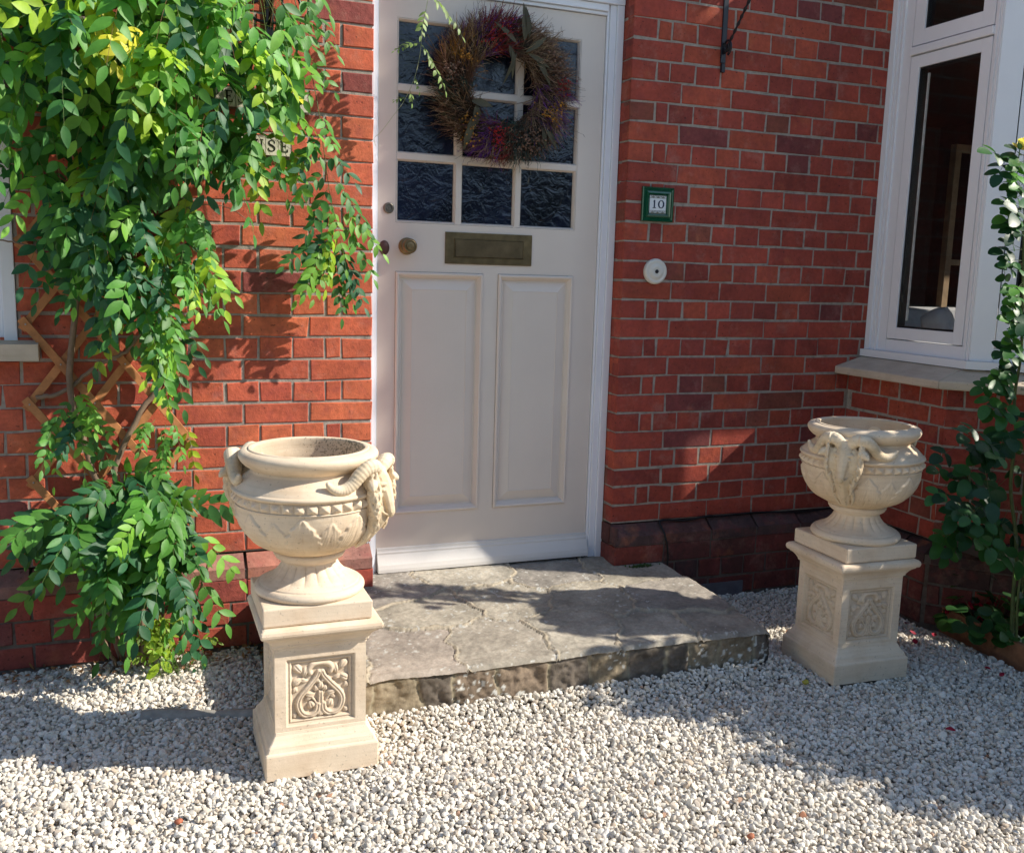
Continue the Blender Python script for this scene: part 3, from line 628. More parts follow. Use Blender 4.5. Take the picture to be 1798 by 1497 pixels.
def bowl_d(th, z, r_):
    out = r_ > .09
    a = lotus(th, z)*np.clip((z-.125)/.01, 0, 1)*np.clip((.245-z)/.004, 0, 1)
    N = 39; p = np.abs(((th % (2*PI/N))/(2*PI/N))*2-1); q = np.abs((z-.2635)/.0130); nail = np.where(q < 1, .0150*np.clip(1-np.maximum(p, q), 0, 1), 0)
    d_ = (a+nail)*(r_ > .175)*1.+a*(r_ <= .175)
    d_ = np.where(np.arange(z.shape[0])[:, None] > INNER, -.0006, d_)
    return d_+.0006*(fbm(np.stack([th*4, z*40], -1), 3, 8)-.5)
BOWLD = densify(BOWL[:2])[:-1]+densify(BOWL[1:], .0020); INNER = int(np.argmax([z for r_, z in BOWLD]))
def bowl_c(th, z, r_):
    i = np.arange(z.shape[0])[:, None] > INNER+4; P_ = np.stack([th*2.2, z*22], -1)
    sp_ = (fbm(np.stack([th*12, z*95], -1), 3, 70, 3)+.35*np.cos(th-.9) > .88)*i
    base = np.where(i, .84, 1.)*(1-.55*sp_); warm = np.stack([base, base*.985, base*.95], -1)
    low = np.clip((.19-z)/.07, 0, 1)*(~i); return warm*np.stack([np.ones_like(low), 1-.05*low, 1-.16*low], -1)  # lower bowl yellowed in the colour for bounced light
# ram's head: radial x, tangential y, height above slab top
def ram_mesh():
    mb = MB()
    def T3(p): return (p[0], p[1], p[2])
    def ell(c, s_, rot=(0, 0, 0)):
        bm = bmesh.new(); bmesh.ops.create_icosphere(bm, subdivisions=2, radius=1)
        Mx = Matrix.Translation(c) @ (Matrix.Rotation(rot[2], 4, 'Z') @ Matrix.Rotation(rot[1], 4, 'Y') @ Matrix.Rotation(rot[0], 4, 'X')) @ Matrix.Diagonal((*s_, 1)); bmesh.ops.transform(bm, matrix=Mx, verts=bm.verts); mb.bm(bm)
    def path(pts, rs, k=10, n=20):
        P_ = smooth_path(pts, n); r_ = np.interp(np.linspace(0, 1, n), np.linspace(0, 1, len(rs)), rs); mb.tube(P_, r_, k)
    path([(.150, 0, .330), (.178, 0, .330), (.192, 0, .318)], [.030, .036, .034])
    ell((.186, 0, .318), (.034, .037, .038))
    path([(.198, 0, .335), (.214, 0, .312), (.228, 0, .280), (.237, 0, .250), (.241, 0, .234), (.237, 0, .223)], [.027, .0255, .0195, .0140, .0120, .0075])
    path([(.190, 0, .310), (.202, 0, .272), (.216, 0, .245), (.222, 0, .230)], [.034, .034, .021, .011])
    for q_ in (-1, 1): ell((.206, q_*.027, .286), (.022, .029, .048)); ell((.205, q_*.018, .245), (.020, .022, .030))
    path([(.205, 0, .250), (.204, 0, .224), (.192, 0, .200), (.180, 0, .178), (.162, 0, .152), (.140, 0, .132)], [.030, .029, .025, .020, .014, .006])
    for s_ in (-1, 1):
        ell((.246, s_*.0070, .236), (.0045, .005, .0055)); ell((.2270, s_*.0200, .296), (.007, .0055, .0060)); path([(.206, s_*.030, .302), (.222, s_*.026, .311), (.234, s_*.012, .310)], [.004, .0066, .004], 8, 8)
        path([(.240, s_*.010, .228), (.230, s_*.016, .233), (.220, s_*.019, .243)], [.003, .0035, .0025], 6, 8)
        # ear
        P_ = smooth_path([(.196, s_*.036, .314), (.206, s_*.054, .318), (.216, s_*.070, .312), (.221, s_*.080, .303)], 12); mb.tube(P_, np.array([.007, .0095, .0125, .014, .0145, .0145, .0135, .012, .010, .0075, .0045, .002]), 8)
        # horn wrapping round the neck of the urn
        pol = [(.196, 3, .326), (.206, 5, .346), (.211, 9, .358), (.209, 14, .361), (.203, 19, .354), (.197, 24, .338), (.192, 28, .321), (.188, 33, .310), (.186, 38, .307), (.186, 43, .311), (.187, 47, .320), (.189, 49, .331)]
        P_ = smooth_path([(r_*math.cos(R(a)), s_*r_*math.sin(R(a)), z) for r_, a, z in pol], 110)
        rr = np.interp(np.linspace(0, 1, 110), [0, .15, .45, .8, 1], [.015, .0195, .0180, .0130, .0045])*(1+.028*np.sin(np.linspace(0, 52*PI, 110))); mb.tube(P_, rr, 14)
    r = np.random.default_rng(4)
    for k in range(620):     # wool and beard locks
        s_ = 1 if k % 2 else -1; t = r.random()**1.35; z = .350-.150*t; wd = .054*(1-1.05*max(0, t-.45)); an = r.uniform(.95, 2.3)
        x = .200+.010*math.sin(t*3)+.027*math.cos(an)*(1-.35*t); y = s_*(wd*math.sin(an)+.001); L_ = r.uniform(.016, .034); cu = r.uniform(2.5, 5)*r.choice([-1, 1]); am = r.uniform(.002, .005); x = max(x, math.sqrt(max(.0001, .201**2-y*y)) if .24 < z < .30 else 0)
        P_ = [(x+am*math.sin(q*cu), y+s_*.007*math.sin(q*PI)*.6, z-L_*q) for q in np.linspace(0, 1, 9)]; mb.tube(P_, np.array([.0026, .0050, .0064, .0066, .0060, .0050, .0036, .0020, .0006])*r.uniform(.40, .78), 6)
    for k in range(90):      # curls on the brow and cheeks
        an = r.uniform(-1.9, 1.9); z = .296+.058*r.random(); rad = .036-.25*max(0, z-.325); ell((.190+rad*math.cos(an)*.85, rad*math.sin(an), z), (.0058, .0058, .0050))
    for k in range(14):
        ell((.20+r.uniform(-.006, .004), r.uniform(-.012, .012), .222-.004*(k % 4)), (.004, .003, .009))
    for s_ in (-2, -1, 0, 1, 2):    # acanthus drop below the beard
        path([(.206-.003*abs(s_), s_*.008, .212), (.196-.003*abs(s_), s_*.013, .188), (.178-.002*abs(s_), s_*.014, .160), (.150, s_*.009, .133)], [.006, .007, .006, .002])
    for q_ in mb.v: q_[:, 0] -= .007*(np.abs(q_[:, 1]) < .045)
    me_o = mb.build('tmp', None); m = me_o.modifiers.new('r', 'REMESH'); m.mode = 'VOXEL'; m.voxel_size = .00155; m.use_smooth_shade = True
    sm = me_o.modifiers.new('s', 'SMOOTH'); sm.factor = .3; sm.iterations = 1
    dg = bpy.context.evaluated_depsgraph_get(); me = bpy.data.meshes.new_from_object(me_o.evaluated_get(dg)); bpy.data.objects.remove(me_o); me.name = 'ram_head'
    me.materials.clear(); me.materials.append(STR)
    return me
STR = mat_stone('carved_cast_stone', (.80, .67, .49), (.60, .46, .29), False, .0008)
me_ped = bpy.data.meshes.new('p'); V, F = sq_sweep(PB); mb = MB(); mb.add(V, F); ped_body = mb
def bev(o, w_=.0012):
    b_ = o.modifiers.new('bevel', 'BEVEL'); b_.width = w_; b_.segments = 2; b_.limit_method = 'ANGLE'; b_.angle_limit = R(38)
ped = empty('pedestal', (-.353, -.850, -.33), 'square cream stone pedestal left of the step, carved panel in full sun', 'pedestal', 'carved cream pedestals either side of the door')
ob = ped_body.build('body', ST, ped); bev(ob)
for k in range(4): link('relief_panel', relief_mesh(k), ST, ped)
urn = empty('urn', (-.362, -.850, .0835), 'cream stone urn with curly horned ram heads on the left pedestal in full sun', 'urn', 'cream ram head urns on the pedestals', rz=R(-37))
V, F = sq_sweep([(.137, 0), (.1395, .002), (.141, .006), (.141, .046), (.1395, .0495), (.136, .0505)], c=.002); mb = MB(); mb.add(V, F); slab = mb.build('base_slab', ST, urn); bev(slab, .001); slab.rotation_euler.z = R(37)
FD = densify(FOOT); V, F, C_ = lathe(FD, 288, foot_d); V[:, 2] += .0505; link('foot', fast_mesh('foot', V, F, C_), ST, urn)
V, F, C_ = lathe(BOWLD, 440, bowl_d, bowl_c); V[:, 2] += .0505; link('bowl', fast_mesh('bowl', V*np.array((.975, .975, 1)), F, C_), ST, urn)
rm = ram_mesh()
for a in (0, PI): h_ = link('ram_head', rm, None, urn); h_.location.z = .0505; h_.rotation_euler.z = a
def copy_tree(o, parent=None):
    c = o.copy(); COL.objects.link(c); c.parent = parent
    for ch in o.children: copy_tree(ch, c)
    return c
p2 = copy_tree(ped); p2.location = (1.491, -.820, -.328); p2.rotation_euler.z = R(-2.5); p2['label'] = 'square cream stone pedestal right of the step, standing in shade near the bay'
u2_ = copy_tree(urn); u2_.location = (1.497, -.820, .0855); u2_.rotation_euler.z = R(214); u2_['label'] = 'cream stone urn with a ram head facing the camera on the shaded right pedestal'
for ch in u2_.children:
    if ch.name.startswith('base_slab'): ch.rotation_euler.z = R(-214-1.5)

# ---------------------------------------------------------------- number tile, bell, brackets, plaques, cable
def ribbon(mb, pts, w_, y, th=.0015, c=W1, m=0):
    """flat stroke in the xz plane with thickness, widths per point"""
    P_ = np.array(pts, float); w_ = np.broadcast_to(w_, len(P_)); t = np.gradient(P_, axis=0); t /= np.linalg.norm(t, axis=1)[:, None]+1e-9; nn = np.stack([-t[:, 1], t[:, 0]], -1)
    a = P_+nn*w_[:, None]/2; b = P_-nn*w_[:, None]/2; n = len(P_)
    V = [(p[0], y, p[1]) for p in a]+[(p[0], y, p[1]) for p in b]+[(p[0], y-th, p[1]) for p in a]+[(p[0], y-th, p[1]) for p in b]
    F = []
    for i in range(n-1): F += [(2*n+i, 2*n+i+1, 3*n+i+1, 3*n+i), (i, i+1, 2*n+i+1, 2*n+i), (n+i, n+i+1, 3*n+i+1, 3*n+i)]
    F += [(0, n, 3*n, 2*n), (n-1, 2*n-1, 4*n-1, 3*n-1)]; mb.add(V, F, c, m)
def glyph(mb, ch, x, z, w_, h_, y, c=W1, th=.0015):
    s_ = w_*.22; t = w_*.10; L = lambda a, b: (x+a*w_, z+b*h_)
    R_ = lambda p, ww: ribbon(mb, p, ww, y, th, c)
    if ch == '1': R_([L(.5, 0), L(.5, 1)], s_); R_([L(.2, .02), L(.8, .02)], t); R_([L(.28, .80), L(.5, .96)], t)
    if ch in '0O':
        a = np.linspace(0, 2*PI, 29); R_([L(.5+.42*math.cos(q), .5+.47*math.sin(q)) for q in a], t+(s_-t)*np.abs(np.cos(a))**1.5)
    if ch == 'E': R_([L(.25, 0), L(.25, 1)], s_); R_([L(.05, .03), L(.85, .03)], t*1.2); R_([L(.05, .97), L(.82, .97)], t*1.2); R_([L(.3, .52), L(.62, .52)], t*1.2); R_([L(.84, 0), L(.84, .26)], t*1.3); R_([L(.80, .78), L(.80, 1)], t*1.3); R_([L(.62, .40), L(.62, .64)], t)
    if ch == 'H':
        for a in (.2, .8): R_([L(a, 0), L(a, 1)], s_); R_([L(a-.2, .03), L(a+.2, .03)], t*1.2); R_([L(a-.2, .97), L(a+.2, .97)], t*1.2)
        R_([L(.2, .5), L(.8, .5)], t*1.3)
    if ch == 'U':
        R_([L(.02, .97), L(.38, .97)], t*1.2); R_([L(.64, .97), L(.98, .97)], t*1.2)
        a = np.linspace(PI, 2*PI, 12); pts = [L(.2, 1), L(.2, .35)]+[L(.5+.3*math.cos(q), .33+.30*math.sin(q)) for q in a]+[L(.8, 1)]; R_(pts, np.interp(np.linspace(0, 1, len(pts)), [0, .3, 1], [s_, s_, t*1.2]))
    if ch == 'S':
        p = smooth_path([L(.82, .72), L(.78, .90), L(.5, .98), L(.22, .86), L(.26, .64), L(.55, .50), L(.80, .34), L(.76, .12), L(.48, .02), L(.2, .1), L(.15, .30)], 40)
        R_(p, np.interp(np.linspace(0, 1, 40), [0, .2, .5, .8, 1], [t, t*1.2, s_*1.1, t*1.2, t]))
GT = NT('green_glaze').fin((.006, .075, .035), .12, None, .7); WT = NT('white_glaze').fin((.80, .82, .84), .15, None, .6); INK = NT('blue_black_glaze').fin((.012, .02, .06), .3)
nb = empty('house_number', (1.122, 0, 1.2685), 'green framed tile with the number 10 right of the door', 'house number')
q = MB(); hw, hh = .069, .065
mould(q, -hw, hw, -hh, hh, [(0, 0), (0, -.010), (.003, -.013), (.007, -.013), (.010, -.010), (.014, -.010), (.017, -.016), (.023, -.017), (.028, -.013), (.030, -.008), (.033, -.008)]); q.build('frame', GT, nb)
q = MB(); q.bevbox((-.0362, -.0085, -.0345), (.0362, -.001, .0345), .001); tl_ = q.build('tile', WT, nb)
q = MB(); glyph(q, '1', -.027, -.014, .023, .030, -.0086); glyph(q, '0', .001, -.014, .026, .030, -.0086); q.build('digits', INK, nb)
for zz in (-.0285, .0285):
    q = MB()
    ribbon(q, [(-.035, zz+.0045), (.035, zz+.0045)], .0010, -.0086); ribbon(q, [(-.035, zz-.0045), (.035, zz-.0045)], .0010, -.0086)
    for xx in (-.022, 0, .022):
        ribbon(q, smooth_path([(xx-.009, zz+.002), (xx-.004, zz-.002), (xx, zz+.002), (xx+.004, zz-.002), (xx+.009, zz+.002)], 14), .0013, -.0086); ribbon(q, [(xx-.003, zz-.0025), (xx+.003, zz-.0025)], .0015, -.0086)
    q.build('ornament', NT('brown_ink').fin((.10, .09, .05), .4), nb)
be = empty('doorbell', (1.126, 0, 1.012), 'round white doorbell with a black button on the brick below the number', 'doorbell')
q = MB(); disc(q, (0, 0, 0), [(.049, 0), (.050, .008), (.048, .014), (.043, .018), (.040, .0185), (.037, .0165), (.030, .017), (.028, .0195), (.020, .021), (.012, .0215), (.010, .020)], 48); q.build('surround', mat_paint('old_white_paint', (.72, .68, .60), .45, .3), be, True)
q = MB(); disc(q, (0, -.019, 0), [(.0075, 0), (.0075, .003), (.005, .0045), (.001, .005)], 20); q.build('button', DARK, be)
def flatbar(mb, pts, w_, t_, c=W1):
    mb.tube(pts, w_, 6, c)
def bracket(loc, label, side):
    b = empty('hanging_bracket', loc, label, 'bracket', 'black iron hanging basket brackets')
    q = MB(); q.bevbox((-.011, -.007, -.26), (.011, 0, .12), .002); q.bevbox((-.008, -.012, -.262), (.008, 0, -.295), .002); q.build('back_plate', IRON, b)
    q = MB(); q.bevbox((-.006, -.34, .058), (.006, -.008, .070), .002)
    q.tube(smooth_path([(0, -.34, .064), (0, -.365, .07), (0, -.375, .05), (0, -.36, .035), (0, -.345, .045)], 16), .005, 6); q.build('arm', IRON, b)
    q = MB(); A = np.array((0, -.012, -.225)); B = np.array((0, -.27, .055)); n = 60; P_ = np.array([A+(B-A)*t for t in np.linspace(0, 1, n)])
    rr = .0055+.002*np.sin(np.linspace(0, 26*PI, n)); q.tube(P_, rr, 5)
    for (cy_, cz_, s_) in ((-.028, -.205, 1), (-.03, .02, -1), (-.245, .03, 1), (-.06, .03, 1)):
        a = np.linspace(0, 3.4*PI, 40); rad = .004+.0025*a; q.tube([(0, cy_+s_*rr_*math.cos(t), cz_+rr_*math.sin(t)) for t, rr_ in zip(a, rad)], .0048, 6)
    q.build('scroll_strut', IRON, b); return b
bracket((1.379, 0, 2.078), 'black iron hanging bracket on the brick between door and bay window', 1)
bl = empty('hanging_bracket', (-.345, 0, 1.93), 'black iron scroll bracket above the climber left of the door', 'bracket', 'black iron hanging basket brackets')
q = MB(); q.bevbox((-.013, -.010, -.30), (.013, 0, .10), .003); q.build('back_plate', IRON, bl)
q = MB()
for s_ in (-1, 1):
    for (zz, rr) in ((-.11, .05), (-.02, .04)):
        q.tube(smooth_path([(0, -.014, zz-.05), (s_*rr, -.02, zz-.045), (s_*rr*1.9, -.03, zz-.01), (s_*rr*1.7, -.03, zz+.035), (s_*rr*.9, -.025, zz+.04), (s_*rr*.8, -.02, zz+.012), (s_*rr*1.15, -.02, zz+.005)], 26), .0048, 6)
q.tube([(0, -.008, -.17), (0, -.16, .04), (0, -.3, .06)], .006, 6); q.build('scroll_strut', IRON, bl)
PLQ = mat_plain('cream_glazed_tile', (.62, .58, .46), .3, 60, .15, .2); LET = NT('dark_letter').fin((.02, .018, .016), .4)
for (x0, x1, z0, txt, lx, lab) in ((-.535, -.225, 1.498, 'ES', -.498, 'upper cream name plaque with dark letters ES half hidden by leaves'), (-.487, -.282, 1.352, 'HOUSE', -.480, 'lower cream name plaque reading HOUSE under the leaves')):
    e_ = empty('name_plaque', (x0, 0, z0), lab, 'name plaque', 'cream name plaques on the brick')
    n_ = max(5, round((x1-x0)/.0395)); q = MB(); q.bevbox((-.006, -.010, -.006), (x1-x0+.006, 0, .066), .002); q.build('backing', mat_plain('weathered_frame', (.10, .07, .045), .8, 80, .5), e_)
    q = MB(); wd = (x1-x0)/n_
    for i in range(n_): q.bevbox((i*wd+.0006, -.017, 0), ((i+1)*wd-.0006, -.0102, .06), .0012)
    q.build('tile', PLQ, e_)
    q = MB(); off = 0 if txt != 'ES' else 1
    for i, ch in enumerate(txt): glyph(q, ch, (i+off)*wd+.006, .013, wd-.012, .036, -.0171, th=.001)
    q.build('letters', LET, e_)
q = MB(); P_ = smooth_path([(2.09, -.012, .0), (1.951, -.014, -.003), (1.712, -.012, .003), (1.5, -.012, .006), (1.427, -.012, .004), (1.30, -.012, -.002), (1.213, -.012, .002), (1.20, -.02, -.010), (1.208, -.052, -.047), (1.216, -.060, -.09), (1.223, -.060, -.14), (1.221, -.060, -.18)], 120)
P_[:, 2] += .0025*np.sin(np.linspace(0, 40, 120)); q.tube(P_, .0042, 6); cbl = q.build('cable', DARK, None); tag(cbl, 'thin black cable running along the top of the dark plinth', 'cable')
q = MB(); P_ = smooth_path([(2.103, -.03, .0), (2.103, -.3, -.002), (2.100, -.56, .001), (2.24, -.70, -.003), (2.44, -.905, -.002), (3.2, -.912, 0)], 60); q.tube(P_, .004, 6); tag(q.build('cable', DARK, None), 'thin black cable clipped round the bay above its plinth', 'cable')

# ---------------------------------------------------------------- wreath
def hair(mb_v, mb_f, mb_c, P_, r_, c):
    """three-sided strand; P_ (n,3)"""
    n = len(P_); b = len(mb_v[0]) if mb_v else 0
    t = np.gradient(P_, axis=0); t /= np.linalg.norm(t, axis=1)[:, None]+1e-9; a = np.cross(t, (.3, 1, .2)); a /= np.linalg.norm(a, axis=1)[:, None]+1e-9; d_ = np.cross(t, a)
    rr = np.linspace(r_, r_*.45, n)[:, None]
    V = np.stack([P_+a*rr, P_+(-.5*a+.87*d_)*rr, P_+(-.5*a-.87*d_)*rr], 1).reshape(-1, 3)
    F = [(i*3+j, i*3+(j+1) % 3, (i+1)*3+(j+1) % 3, (i+1)*3+j) for i in range(n-1) for j in range(3)]
    return V, F
class Hair:
    def __init__(s): s.V = []; s.F = []; s.C = []; s.n = 0
    def add(s, P_, r_, c):
        V, F = hair(None, None, None, np.asarray(P_), r_, c); s.V.append(V); s.F.append(np.array(F)+s.n); s.C.append(np.ones((len(V), 1))*np.array(c)); s.n += len(V)
    def raw(s, V, F, c):
        V = np.asarray(V); s.V.append(V); s.F.append(np.array(F)+s.n); s.C.append(np.ones((len(V), 1))*np.array(c)); s.n += len(V)
    def build(s, name, mat, parent, smooth=True): return link(name, fast_mesh(name, np.concatenate(s.V), np.concatenate(s.F), np.concatenate(s.C), smooth), mat, parent)
wr = empty('wreath', (.492, .055, 1.652), 'dried flower and twig wreath hanging on the upper glazed half of the door', 'wreath')
brown = (.15, .075, .045); tan = (.30, .19, .115); straw = (.38, .26, .14); purple = (.13, .035, .19); red = (.22, .022, .02); teal = (.045, .085, .07); gold = (.42, .20, .03); pinkb = (.28, .15, .11); olive = (.06, .052, .025)
SEC = [(-12, 10, [brown, tan, purple], 1), (10, 35, [brown, tan, brown], 1.05), (35, 68, [tan, brown, straw], 1.1), (68, 84, [olive, brown], .8), (84, 118, [red, purple, brown, red], .95), (118, 140, [purple, straw, tan], .95), (140, 163, [gold, tan, brown, straw, brown], 1.1), (163, 180, [brown, pinkb, brown], 1.1), (180, 196, [teal, teal, brown], .9), (196, 222, [brown, tan, olive], 1.15), (222, 240, [brown, olive, brown], 1.), (240, 264, [purple, purple, tan], .95), (264, 280, [red, brown, tan], .9), (280, 308, [teal, teal, brown], 1.), (308, 322, [teal, brown, pinkb, olive], 1.), (322, 348, [straw, tan, purple, brown], 1.15)]
def sector(a):
    a = (a+12) % 360-12
    for s_ in SEC:
        if s_[0] <= a < s_[1]: return s_
    return SEC[0]
H = Hair(); r = np.random.default_rng(21)
th = np.linspace(0, 2*PI, 49)[:-1]
core = MB(); 
for k in range(7):
    ph = k*.9; P_ = [((.175+.022*math.cos(5*t+ph))*math.cos(t), .020*math.sin(6*t+ph*2), (.175+.022*math.cos(5*t+ph))*math.sin(t)) for t in np.linspace(0, 2*PI, 60)]; core.tube(P_, .016, 6, (.035, .025, .018), cap=False)
core.build('twig_ring', mat_vc('twig_brown', .9), wr, True)
for k in range(6800):
    a = r.uniform(0, 360); sec = sector(a+r.normal(0, 4)); c = np.array(sec[2][r.integers(len(sec[2]))])*r.uniform(.5, 1.5); t = R(a)
    rad = np.array((math.cos(t), 0, math.sin(t))); tg = np.array((math.sin(t), 0, -math.cos(t)))
    b = rad*r.uniform(.122, .238)+np.array((0, r.uniform(-.035, .02), 0)); inner = np.linalg.norm(b[[0, 2]]) < .15
    d_ = rad*(r.uniform(.25, 1.0) if not inner else r.uniform(-.15, .5))+tg*r.uniform(.05, .9)+np.array((0, r.uniform(-.6, .15), 0))+r.normal(0, .18, 3); d_ /= np.linalg.norm(d_)
    L_ = r.uniform(.03, .075)*sec[3]; cv_ = r.normal(0, .35, 3)
    s_ = np.linspace(0, 1, 5)[:, None]; P_ = b+d_*L_*s_+cv_*L_*s_**2*.5; P_[:, 1] = np.minimum(P_[:, 1], .032)
    H.add(P_, r.uniform(.0008, .0018), c)
    if r.random() < .5:
        for _ in range(3):
            i = r.integers(2, 5); q0 = P_[i]; dd = d_+r.normal(0, .6, 3); dd /= np.linalg.norm(dd); l2 = r.uniform(.008, .02); H.add(q0+dd*l2*np.linspace(0, 1, 3)[:, None], .0007, c*1.15)
H.build('dried_twigs', mat_vc('dried_twig', .85), wr)
def berries(spots, col, name, n, size=(.0028, .0045)):
    mt = mat_vc(name+'_skin', .4)
    for (a, rr, spread) in spots:
        mb = MB()
        for k in range(n):
            t = R(a+r.normal(0, spread)); q = rr+r.normal(0, .020); bm = bmesh.new(); bmesh.ops.create_icosphere(bm, subdivisions=1, radius=r.uniform(*size))
            bmesh.ops.translate(bm, verts=bm.verts, vec=(q*math.cos(t), r.uniform(-.066, -.034), q*math.sin(t))); mb.bm(bm, tuple(np.array(col)*r.uniform(.5, 1.3)), 0, None, True)
        mb.build(name, mt, wr, True)
berries([(97, .20, 7), (112, .165, 5), (5, .225, 4), (263, .19, 4), (256, .165, 4)], (.36, .016, .014), 'red_berries', 60, (.0020, .0036))
berries([(340, .215, 5), (333, .18, 3), (150, .185, 5), (232, .22, 5), (222, .195, 4)], (.46, .20, .025), 'golden_berries', 34, (.0026, .0044))
berries([(170, .215, 6), (30, .215, 8), (292, .215, 6), (305, .215, 5)], (.24, .135, .09), 'dried_flowers', 60, (.0026, .0048))
# dark dried leaves
H = Hair()
def blade(H, p, d_, nrm, L_, W_, c, curl=.3, fold=.2):
    d_ = np.array(d_)/np.linalg.norm(d_); s_ = np.cross(nrm, d_); s_ /= np.linalg.norm(s_)+1e-9; n_ = np.cross(d_, s_)
    us = np.array([0, .15, .4, .65, .85, 1]); ws = np.array([.12, .6, 1, .75, .4, .03])*W_/2; V = []
    for u, w_ in zip(us, ws):
        o_ = np.array(p)+d_*L_*u-n_*curl*L_*u*u
        V += [o_-s_*w_+n_*fold*w_, o_, o_+s_*w_+n_*fold*w_]
    F = [(i*3+j, i*3+j+1, (i+1)*3+j+1, (i+1)*3+j) for i in range(5) for j in range(2)]; H.raw(V, F, c)
for (a, rr, L_, W_, da) in ((78, .15, .11, .022, 60), (70, .17, .13, .03, 20), (62, .14, .10, .025, -25), (84, .13, .10, .018, 190), (76, .12, .12, .014, 172), (58, .14, .10, .022, -80), (48, .15, .12, .024, -100), (205, .15, .08, .03, 150), (212, .14, .075, .03, 60), (222, .17, .10, .03, 30), (226, .2, .09, .028, 30), (316, .19, .08, .02, -30), (318, .20, .09, .02, -10), (66, .19, .11, .02, 30), (90, .14, .06, .02, 200)):
    t = R(a); b = np.array((rr*math.cos(t), -.055, rr*math.sin(t))); q = t+R(da); blade(H, b, (math.cos(q), -.15, math.sin(q)), (.1, -1, .2), L_, W_, np.array(olive)*r.uniform(.7, 1.3), .25, .3)
H.build('dried_leaves', mat_vc('dried_leaf_skin', .6), wr)

# ---------------------------------------------------------------- trellis
tr = empty('trellis', (-1.1, -.02, .10), 'brown diagonal wooden trellis fixed to the brick behind the climber', 'trellis')
hw, hh = .0945, .1255; X0t, Z0t = -1.10, .54
ks = 5; zlo, zhi = .165, 1.80
def slat(x0, z0, dx, y, lab):
    L_ = 0; pts = []
    s_ = 0
    while True:
        x = x0+dx*hw*s_; z = z0+hh*s_; 
        if x < X0t-.001 or x > X0t+ks*hw+.001 or z > zhi: break
        pts.append((x, z)); s_ += 1
    if len(pts) < 2: return
    a = np.array(pts[0]); b = np.array(pts[-1]); d_ = (b-a)/np.linalg.norm(b-a); a = a-d_*.022; b = b+d_*.022; n_ = np.array([-d_[1], d_[0]])*.0125
    q = MB(); V = [(p[0], yy, p[1]) for yy in (y, y-.009) for p in (a-n_, b-n_, b+n_, a+n_)]
    V = [(x+1.1, yy+.02, z-.10) for x, yy, z in V]; q.add(V, [(0,1,2,3), (7,6,5,4), (0,4,5,1), (1,5,6,2), (2,6,7,3), (3,7,4,0)]); o = q.build('slat', WOOD, tr); bev(o, .0012)
for m in range(-3, 12):
    if (m % 2) == 0: slat(X0t, Z0t+m*hh, 1, -.018, '')
    if (m+ks) % 2 == 0: slat(X0t+ks*hw, Z0t+m*hh, -1, -.0285, '')
for k in (2, 4): slat(X0t+(k-1)*hw, Z0t-3*hh, 1, -.018, '')
for k in (1, 3): slat(X0t+k*hw, Z0t-3*hh, -1, -.0285, '')
ZN = NT('zinc').fin((.5, .5, .5), .35, None, .5, .8)
for k in range(ks+1):
    for m in range(-3, 11):
        if (k+m) % 2 == 0: q = MB(); bm = bmesh.new(); bmesh.ops.create_icosphere(bm, subdivisions=1, radius=.0032); bmesh.ops.translate(bm, verts=bm.verts, vec=(k*hw, -.0185, Z0t+m*hh-.10)); q.bm(bm); q.build('rivet', ZN, tr)

# ---------------------------------------------------------------- foliage
def leaflet(H, p, d_, nrm, L_, W_, c, curl, fold=.16, us=(0, .10, .30, .52, .74, .90, 1), ws=(.10, .52, .96, 1, .70, .34, .02)):
    d_ = d_/(np.linalg.norm(d_)+1e-9); s_ = np.cross(nrm, d_); s_ /= np.linalg.norm(s_)+1e-9; n_ = np.cross(d_, s_); u = np.array(us)[:, None]; w_ = np.array(ws)[:, None]*W_/2
    o_ = p+d_*L_*u-n_*curl*L_*u*u; V = np.stack([o_-s_*w_+n_*fold*w_, o_-n_*fold*.15*w_, o_+s_*w_+n_*fold*w_], 1).reshape(-1, 3)
    k = len(us); H.raw(V, LF[:(k-1)*2], c)
LF = [(i*3+j, i*3+j+1, (i+1)*3+j+1, (i+1)*3+j) for i in range(8) for j in range(2)]
CLEAR = ((-.502, -.436, 1.502, 1.558), (-.392, -.288, 1.358, 1.408), (-.372, -.318, 1.74, 1.95), (-.335, -.25, 1.84, 1.95))
def blocked(q):
    k = -CP[1]/(q[1]-CP[1]) if q[1] > CP[1]+.1 else 1; X = CP[0]+(q[0]-CP[0])*k; Z = CP[2]+(q[2]-CP[2])*k
    return any(a < X < b and c < Z < d_ for a, b, c, d_ in CLEAR)
